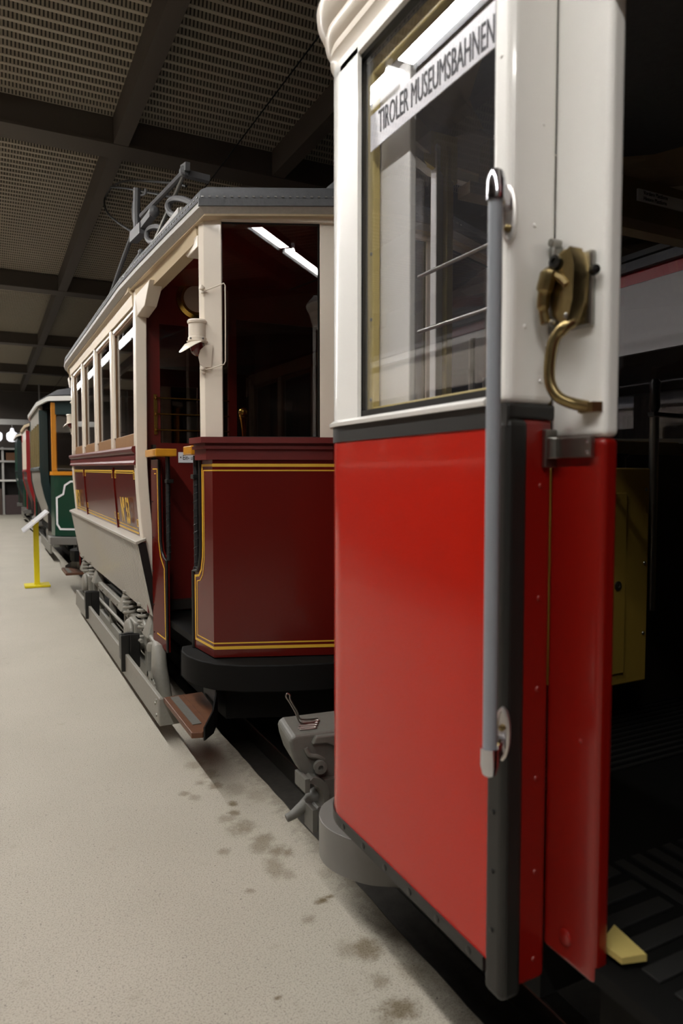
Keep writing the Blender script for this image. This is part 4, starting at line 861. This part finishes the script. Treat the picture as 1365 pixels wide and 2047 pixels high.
c.box(1.035, 1.055, 2.36, 2.46, .325, .378); c.box(1.066, 1.086, 2.36, 2.44, .165, .252); c.prism([(1.125, 2.38, .35), (1.135, 2.38, .25), (1.16, 2.38, .20), (1.30, 2.38, .20), (1.30, 2.38, .345)], (0, .1, 0))
c.build('guide_claw', COUPG, head, bevel=.008)
c = MB(); c.tube(curve([(1.20, 2.46, .25), (1.13, 2.45, .262), (1.08, 2.45, .24), (1.03, 2.45, .21), (.995, 2.45, .198)]), [.03, .032, .034, .034, .035, .036, .036, .035, .034, .032, .030, .028, .026, .024, .022, .022, .021, .02, .019, .018, .017, .017, .016, .016, .014], 12); c.build('guide_horn', COUPG, head, smooth=True)
c = MB(); c.bar((1.25, 2.5, .46), (1.8, 2.2, .46), .14, .14); c.build('drawbar', BLACKM, tr)
wl = MB()
wl.lathe([(.05, -.05), (.36, -.05), (.39, -.04), (.39, 0), (.35, .01), (.10, .03), (.05, .06)], (1.47, .55, .35 - .02), (-1, 0, 0), 40); wl.build('wheel', BLACKM, tr, smooth=True)
# paper sign standing behind the window glass
ws = MB().box(.900, .9025, 1.108, 1.622, 2.353, 2.442).build('window_sign', SIGNW); tag(ws, 'long white card sign lettered TIROLER MUSEUMSBAHNEN inside the foreground window', 'sign')
lettering('lettering', 'TIROLER MUSEUMSBAHNEN', .080, INK, ws, ((.8995, 1.580, 2.382), (0, -1, -.045), (0, .0, 1)), sx=.455)
# ---------------------------------------------------------------- the other trams
def simple_tram(label, xs, width, yf, yb, side_m, post_m, roof_m, dash_m, low_m, win_m, n_win, plat=1.3, zroof=2.70, line_m=None, frame_m=None, band=None, pane_m=None, letter_m=None):
    xc = xs + width / 2
    t = thing('tram', (xc, (yf + yb) / 2, 0), label, 'tram')
    R = lambda p: Vector((2 * xc - p.x, p.y, p.z))
    ya, yz = yf + plat, yb - plat
    prof = [(2.50, 0), (1.62, 0), (1.40, .01), (1.15, .06), (.95, .12), (.75, .18), (.60, .20)]
    for f in (None, R):
        MB(f).loft([[(xs + o, y, z) for z, o in prof[1:]] + [(xs + o + .03, y, z) for z, o in reversed(prof[1:])] for y in (ya, yz)]).build('side_panel', low_m, t, smooth=True)
        MB(f).loft([[(xs - .02, y, 1.60), (xs - .03, y, 1.64), (xs - .01, y, 1.67), (xs + .05, y, 1.67), (xs + .05, y, 1.60)] for y in (ya, yz)]).build('waist_rail', side_m, t)
        MB(f).box(xs, xs + .05, ya, yz, 2.42, zroof - .02).build('letterboard', letter_m or side_m, t)
        if band: MB(f).box(xs - .004, xs - .0005, ya, yz, zroof - .02 - .10, zroof - .03).build('colour_band', band, t)
        for i in range(n_win + 1):
            y = ya + (yz - ya) * i / n_win
            MB(f).box(xs - .012, xs + .04, max(ya, y - .05), min(yz, y + .05), 1.67, 2.42).build('window_post', post_m, t)
        for i in range(n_win):
            y0 = ya + (yz - ya) * i / n_win + .06; y1 = ya + (yz - ya) * (i + 1) / n_win - .06
            b = MB(f); b.box(xs + .01, xs + .035, y0, y1, 1.67, 1.73); b.box(xs + .01, xs + .035, y0, y0 + .04, 1.73, 2.42); b.box(xs + .01, xs + .035, y1 - .04, y1, 1.73, 2.42)
            fr = b.build('window_frame', win_m, t); MB(f).box(xs + .018, xs + .022, y0, y1, 1.70, 2.42).build('pane', pane_m or GLASS, fr)
        for y, s in ((ya, -1), (yz, 1)):
            zs = [(2.62, 0), (1.62, 0), (1.40, .01), (1.15, .06), (.95, .12), (.75, .18), (.55, .21)]
            MB(f).loft([[(xs + o - .015, y, z), (xs + o + .12, y, z), (xs + o + .12, y + s * .10, z), (xs + o - .015, y + s * .10, z)] for z, o in zs]).build('corner_pillar', side_m, t, bevel=.005)
        b = MB(f); b.box(xs + .14, xs + .165, ya + .2, yz - .2, .14, .30); b.build('lifeguard_board', GREYP, t)
        for yc in (yf + (yb - yf) * .36, yf + (yb - yf) * .64):
            w_ = MB(f); w_.lathe([(.05, -.05), (.36, -.05), (.39, -.04), (.39, 0), (.34, .0), (.33, .03), (.10, .05)], (xc - .48, yc, .345), (-1, 0, 0), 28); w_.build('wheel', BLACKM, t, smooth=True)
            w_ = MB(f); w_.box(xs + .26, xs + .34, yc - .7, yc + .7, .34, .44); w_.box(xs + .22, xs + .36, yc - .14, yc + .14, .22, .44); w_.build('axle_box', GREYP, t, bevel=.01)
        # platform ends
        for y0, s in ((yf, 1), (yb, -1)):
            P = lambda p: Vector((p.x if f is None else 2 * xc - p.x, y0 + s * p.y, p.z))
            MB(P).plan([(xs + .10, .55), (xs + .13, .28), (xs + .55, .0), (xc, -.02), (xc, .03), (xs + .57, .04), (xs + .16, .30), (xs + .13, .55)], .55, 1.52).build('dash', dash_m, t)
            if line_m:
                pts = [(xs + .14, .262), (xs + .55, -.002)]
                q = lambda u, z: (xs + .13 + (.42) * u, .28 - .28 * u - .004, z)
                MB(P).ribbon([q(1, .66), q(.18, .66), q(.08, .74), q(.08, 1.16), q(.30, 1.22), q(.36, 1.36), q(.55, 1.42), q(1, 1.42)], (-.55, -.83, 0), .03, .004).build('dash_lining', line_m, t)
            MB(P).plan([(xs + .09, .58), (xs + .11, .27), (xs + .54, -.03), (xc, -.05), (xc, .06), (xs + .57, .06), (xs + .18, .30), (xs + .15, .58)], 1.52, 1.58).build('dash_rail', frame_m or dash_m, t)
            for px_, py_ in ((xs + .14, .30), (xs + .58, .03)):
                MB(P).box(px_ - .035, px_ + .045, py_ - .03, py_ + .06, 1.58, zroof - .05).build('platform_post', frame_m or post_m, t, bevel=.006)
            MB(P).hexa([(xs + .17, .26, 1.6), (xs + .55, .02, 1.6), (xs + .55, .024, 1.6), (xs + .17, .264, 1.6)], [(xs + .17, .26, zroof - .25), (xs + .55, .02, zroof - .25), (xs + .55, .024, zroof - .25), (xs + .17, .264, zroof - .25)]).build('platform_pane', GLASSK, t)
            MB(P).plan([(xs + .12, .30), (xs + .56, 0), (xc, -.02), (xc, .04), (xs + .58, .06), (xs + .16, .34)], zroof - .24, zroof - .03).build('platform_header', post_m if not frame_m else side_m, t)
            MB(P).plan([(xs + .04, .60), (xs + .05, .22), (xs + .5, -.10), (xc, -.13), (xc, .3), (xs + .3, .6)], .42, .54).build('buffer_beam', BUMPG, t, bevel=.01)
    for yq in (ya + .01, yz - .05): MB().box(xs + .1, xs + width - .1, yq, yq + .04, .56, zroof - .05).build('bulkhead', DARKIN, t)
    MB().box(xs + .22, xs + width - .22, yf + .3, yb - .3, .46, .58).build('underframe', BLACKM, t)
    pl = [(xs + .05, yf + .25), (xs + .5, yf - .08), (xc, yf - .10)]; pl += [(2 * xc - x, y) for x, y in pl[1::-1]]
    full_ = [(xs - .05, ya)] + pl + [(2 * xc - xs + .05, ya), (2 * xc - xs + .05, yz)] + [(x, yf + yb - y) for x, y in reversed(pl)] + [(xs - .05, yz)]
    rings = []
    for s, z in ((1, zroof - .03), (1, zroof + .035), (.985, zroof + .06), (.85, zroof + .16), (.5, zroof + .26), (.1, zroof + .29)):
        rings.append([(xc + (x - xc) * s, (yf + yb) / 2 + (y - (yf + yb) / 2) * (1 - (1 - s) * .25), z) for x, y in full_])
    MB().loft(rings[2:], True, True).build('roof', ROOFG if roof_m is not ROOFG else ROOFG, t, smooth=True)
    MB().loft([rings[0], rings[1], [(xc + (x - xc) * .97, (yf + yb) / 2 + (y - (yf + yb) / 2) * .99, zroof + .05) for x, y in full_], [(xc + (x - xc) * .97, (yf + yb) / 2 + (y - (yf + yb) / 2) * .99, zroof - .03) for x, y in full_]], True, False, True).build('roof_edge', roof_m, t)
    return t
g = simple_tram('dark green tram with white roof edge and orange window frame behind the dark red tram', .80, 2.25, 11.75, 17.2, DGREENB, OLIVE, WHITE, DGREEN, GREY, OLIVE, 5, line_m=SIGNW, frame_m=ORANGE, zroof=2.72, letter_m=GREY)
simple_tram('cream and crimson tram standing behind the dark green tram', .86, 2.2, 17.75, 22.6, CRIMS, CREAM, CREAMB, CRIMS, MAROON, CREAM, 4, zroof=2.72, letter_m=CREAM)
simple_tram('farthest green tram at the end of the row by the back wall', .84, 2.2, 23.2, 28.0, DGREENB, DGREEN, CREAM, DGREEN, DGREEN, OLIVE, 4, zroof=2.75)
simple_tram('white tram with dark red band, seen beyond the open doorway at right', 4.30, 2.2, -3.0, 9.0, PALE, PALE, ROOFG, CRIMS, CREAM, BLACK, 6, zroof=3.05, band=CRIMS)
simple_tram('cream and white tram on the left hand track mirrored in the window glass', -4.65, 2.2, 1.5, 11.5, CREAM, CREAM, WHITE, RED, CRIMS, OLIVE, 6, zroof=2.85)
# ---------------------------------------------------------------- information stand
st = thing('information_stand', (.56, 10.39, 0), 'yellow steel information stand with a tilted white board on the concrete aisle', 'stand')
MB().box(.40, .72, 10.24, 10.54, .002, .03).build('base_plate', YBRIGHT, st, bevel=.004)
MB().box(.525, .595, 10.36, 10.42, .03, .90).build('post', YBRIGHT, st, bevel=.004)
MB().prism([(.385, 10.10, .775), (.70, 10.10, 1.04), (.715, 10.10, 1.022), (.40, 10.10, .757)], (0, .58, 0)).build('board', SIGNW, st, bevel=.003)
MB().bar((.48, 10.39, .80), (.56, 10.39, .72), .03, .015).build('bracket', BLACK, st)
# ---------------------------------------------------------------- far end of the hall
rk = thing('storage_rack', (.6, 30.2, 0), 'grey storage rack with white rails along the back wall', 'rack')
for x in (-1.2, .5, 2.2): MB().box(x - .04, x + .04, 29.95, 30.05, -.0, 2.6).build('upright', ROOFL, rk)
for z, m in ((1.28, WHITE), (2.02, ROOFL), (2.5, ROOFL)): MB().box(-1.3, 2.3, 29.9, 30.6, z, z + .07).build('shelf', m, rk)
MB().box(-1.3, 2.3, 30.62, 30.66, .0, 2.6).build('back_panel', DARKIN, rk)
for i, (x, dx, z, h_) in enumerate([(-.9, .5, 2.09, .32), (.0, .4, 2.09, .26), (.62, .5, 2.09, .30), (1.4, .6, 2.09, .25)]):
    tag(MB().box(x, x + dx, 30.0, 30.4, z, z + h_).build('carton', CARTON, bevel=.01), ['brown carton at the left end of the upper rack shelf', 'brown carton left of the middle rack upright', 'brown carton right of the middle rack upright', 'brown carton at the right end of the upper rack shelf'][i], 'box', 'cartons on the upper rack shelf')
for i, (x, dx, h_) in enumerate([(-1.0, .8, .8), (-.1, .55, 1.0), (.56, .7, .75), (1.4, .7, .9)]):
    tag(MB().box(x, x + dx, 29.9, 30.5, 0.0, h_).build('crate', mat('crate_wood%d' % i, lin(96 - 8 * i, 78 - 6 * i, 66), .8), bevel=.01), ['wooden crate at the left foot of the rack', 'tall wooden crate left of the middle rack upright', 'low wooden crate right of the middle rack upright', 'wooden crate at the right foot of the rack'][i], 'crate', 'crates on the floor under the rack')
pr_ = MB().box(-2, 3.5, 29.2, 29.3, 3.42, 3.62).build('lamp_rail', ROOFL); tag(pr_, 'grey rail carrying two white lamps near the back wall', 'rail')
for z0 in (0.0, 2.6):
    MB().cyl((z0 - .8, 29.25, 3.62), (z0 - .8, 29.25, 4.99), .03, 8).build('hanger', ROOFL, pr_)
for i, x in enumerate((.30, .83)):
    l = MB(); l.lathe([(.05, .30), (.08, .18), (.19, .10), (.20, .0), (.19, -.12), (.12, -.2), (0, -.22)], (x, 29.1, 2.98), n=20); o = l.build('pendant_lamp', FARLAMP, smooth=True)
    tag(o, ['white pendant lamp at the far end, left of the pair', 'white pendant lamp at the far end, right of the pair'][i], 'lamp')
    MB().cyl((x, 29.1, 3.28), (x, 29.22, 3.395), .015, 8).build('lamp_stem', ROOFL, o)
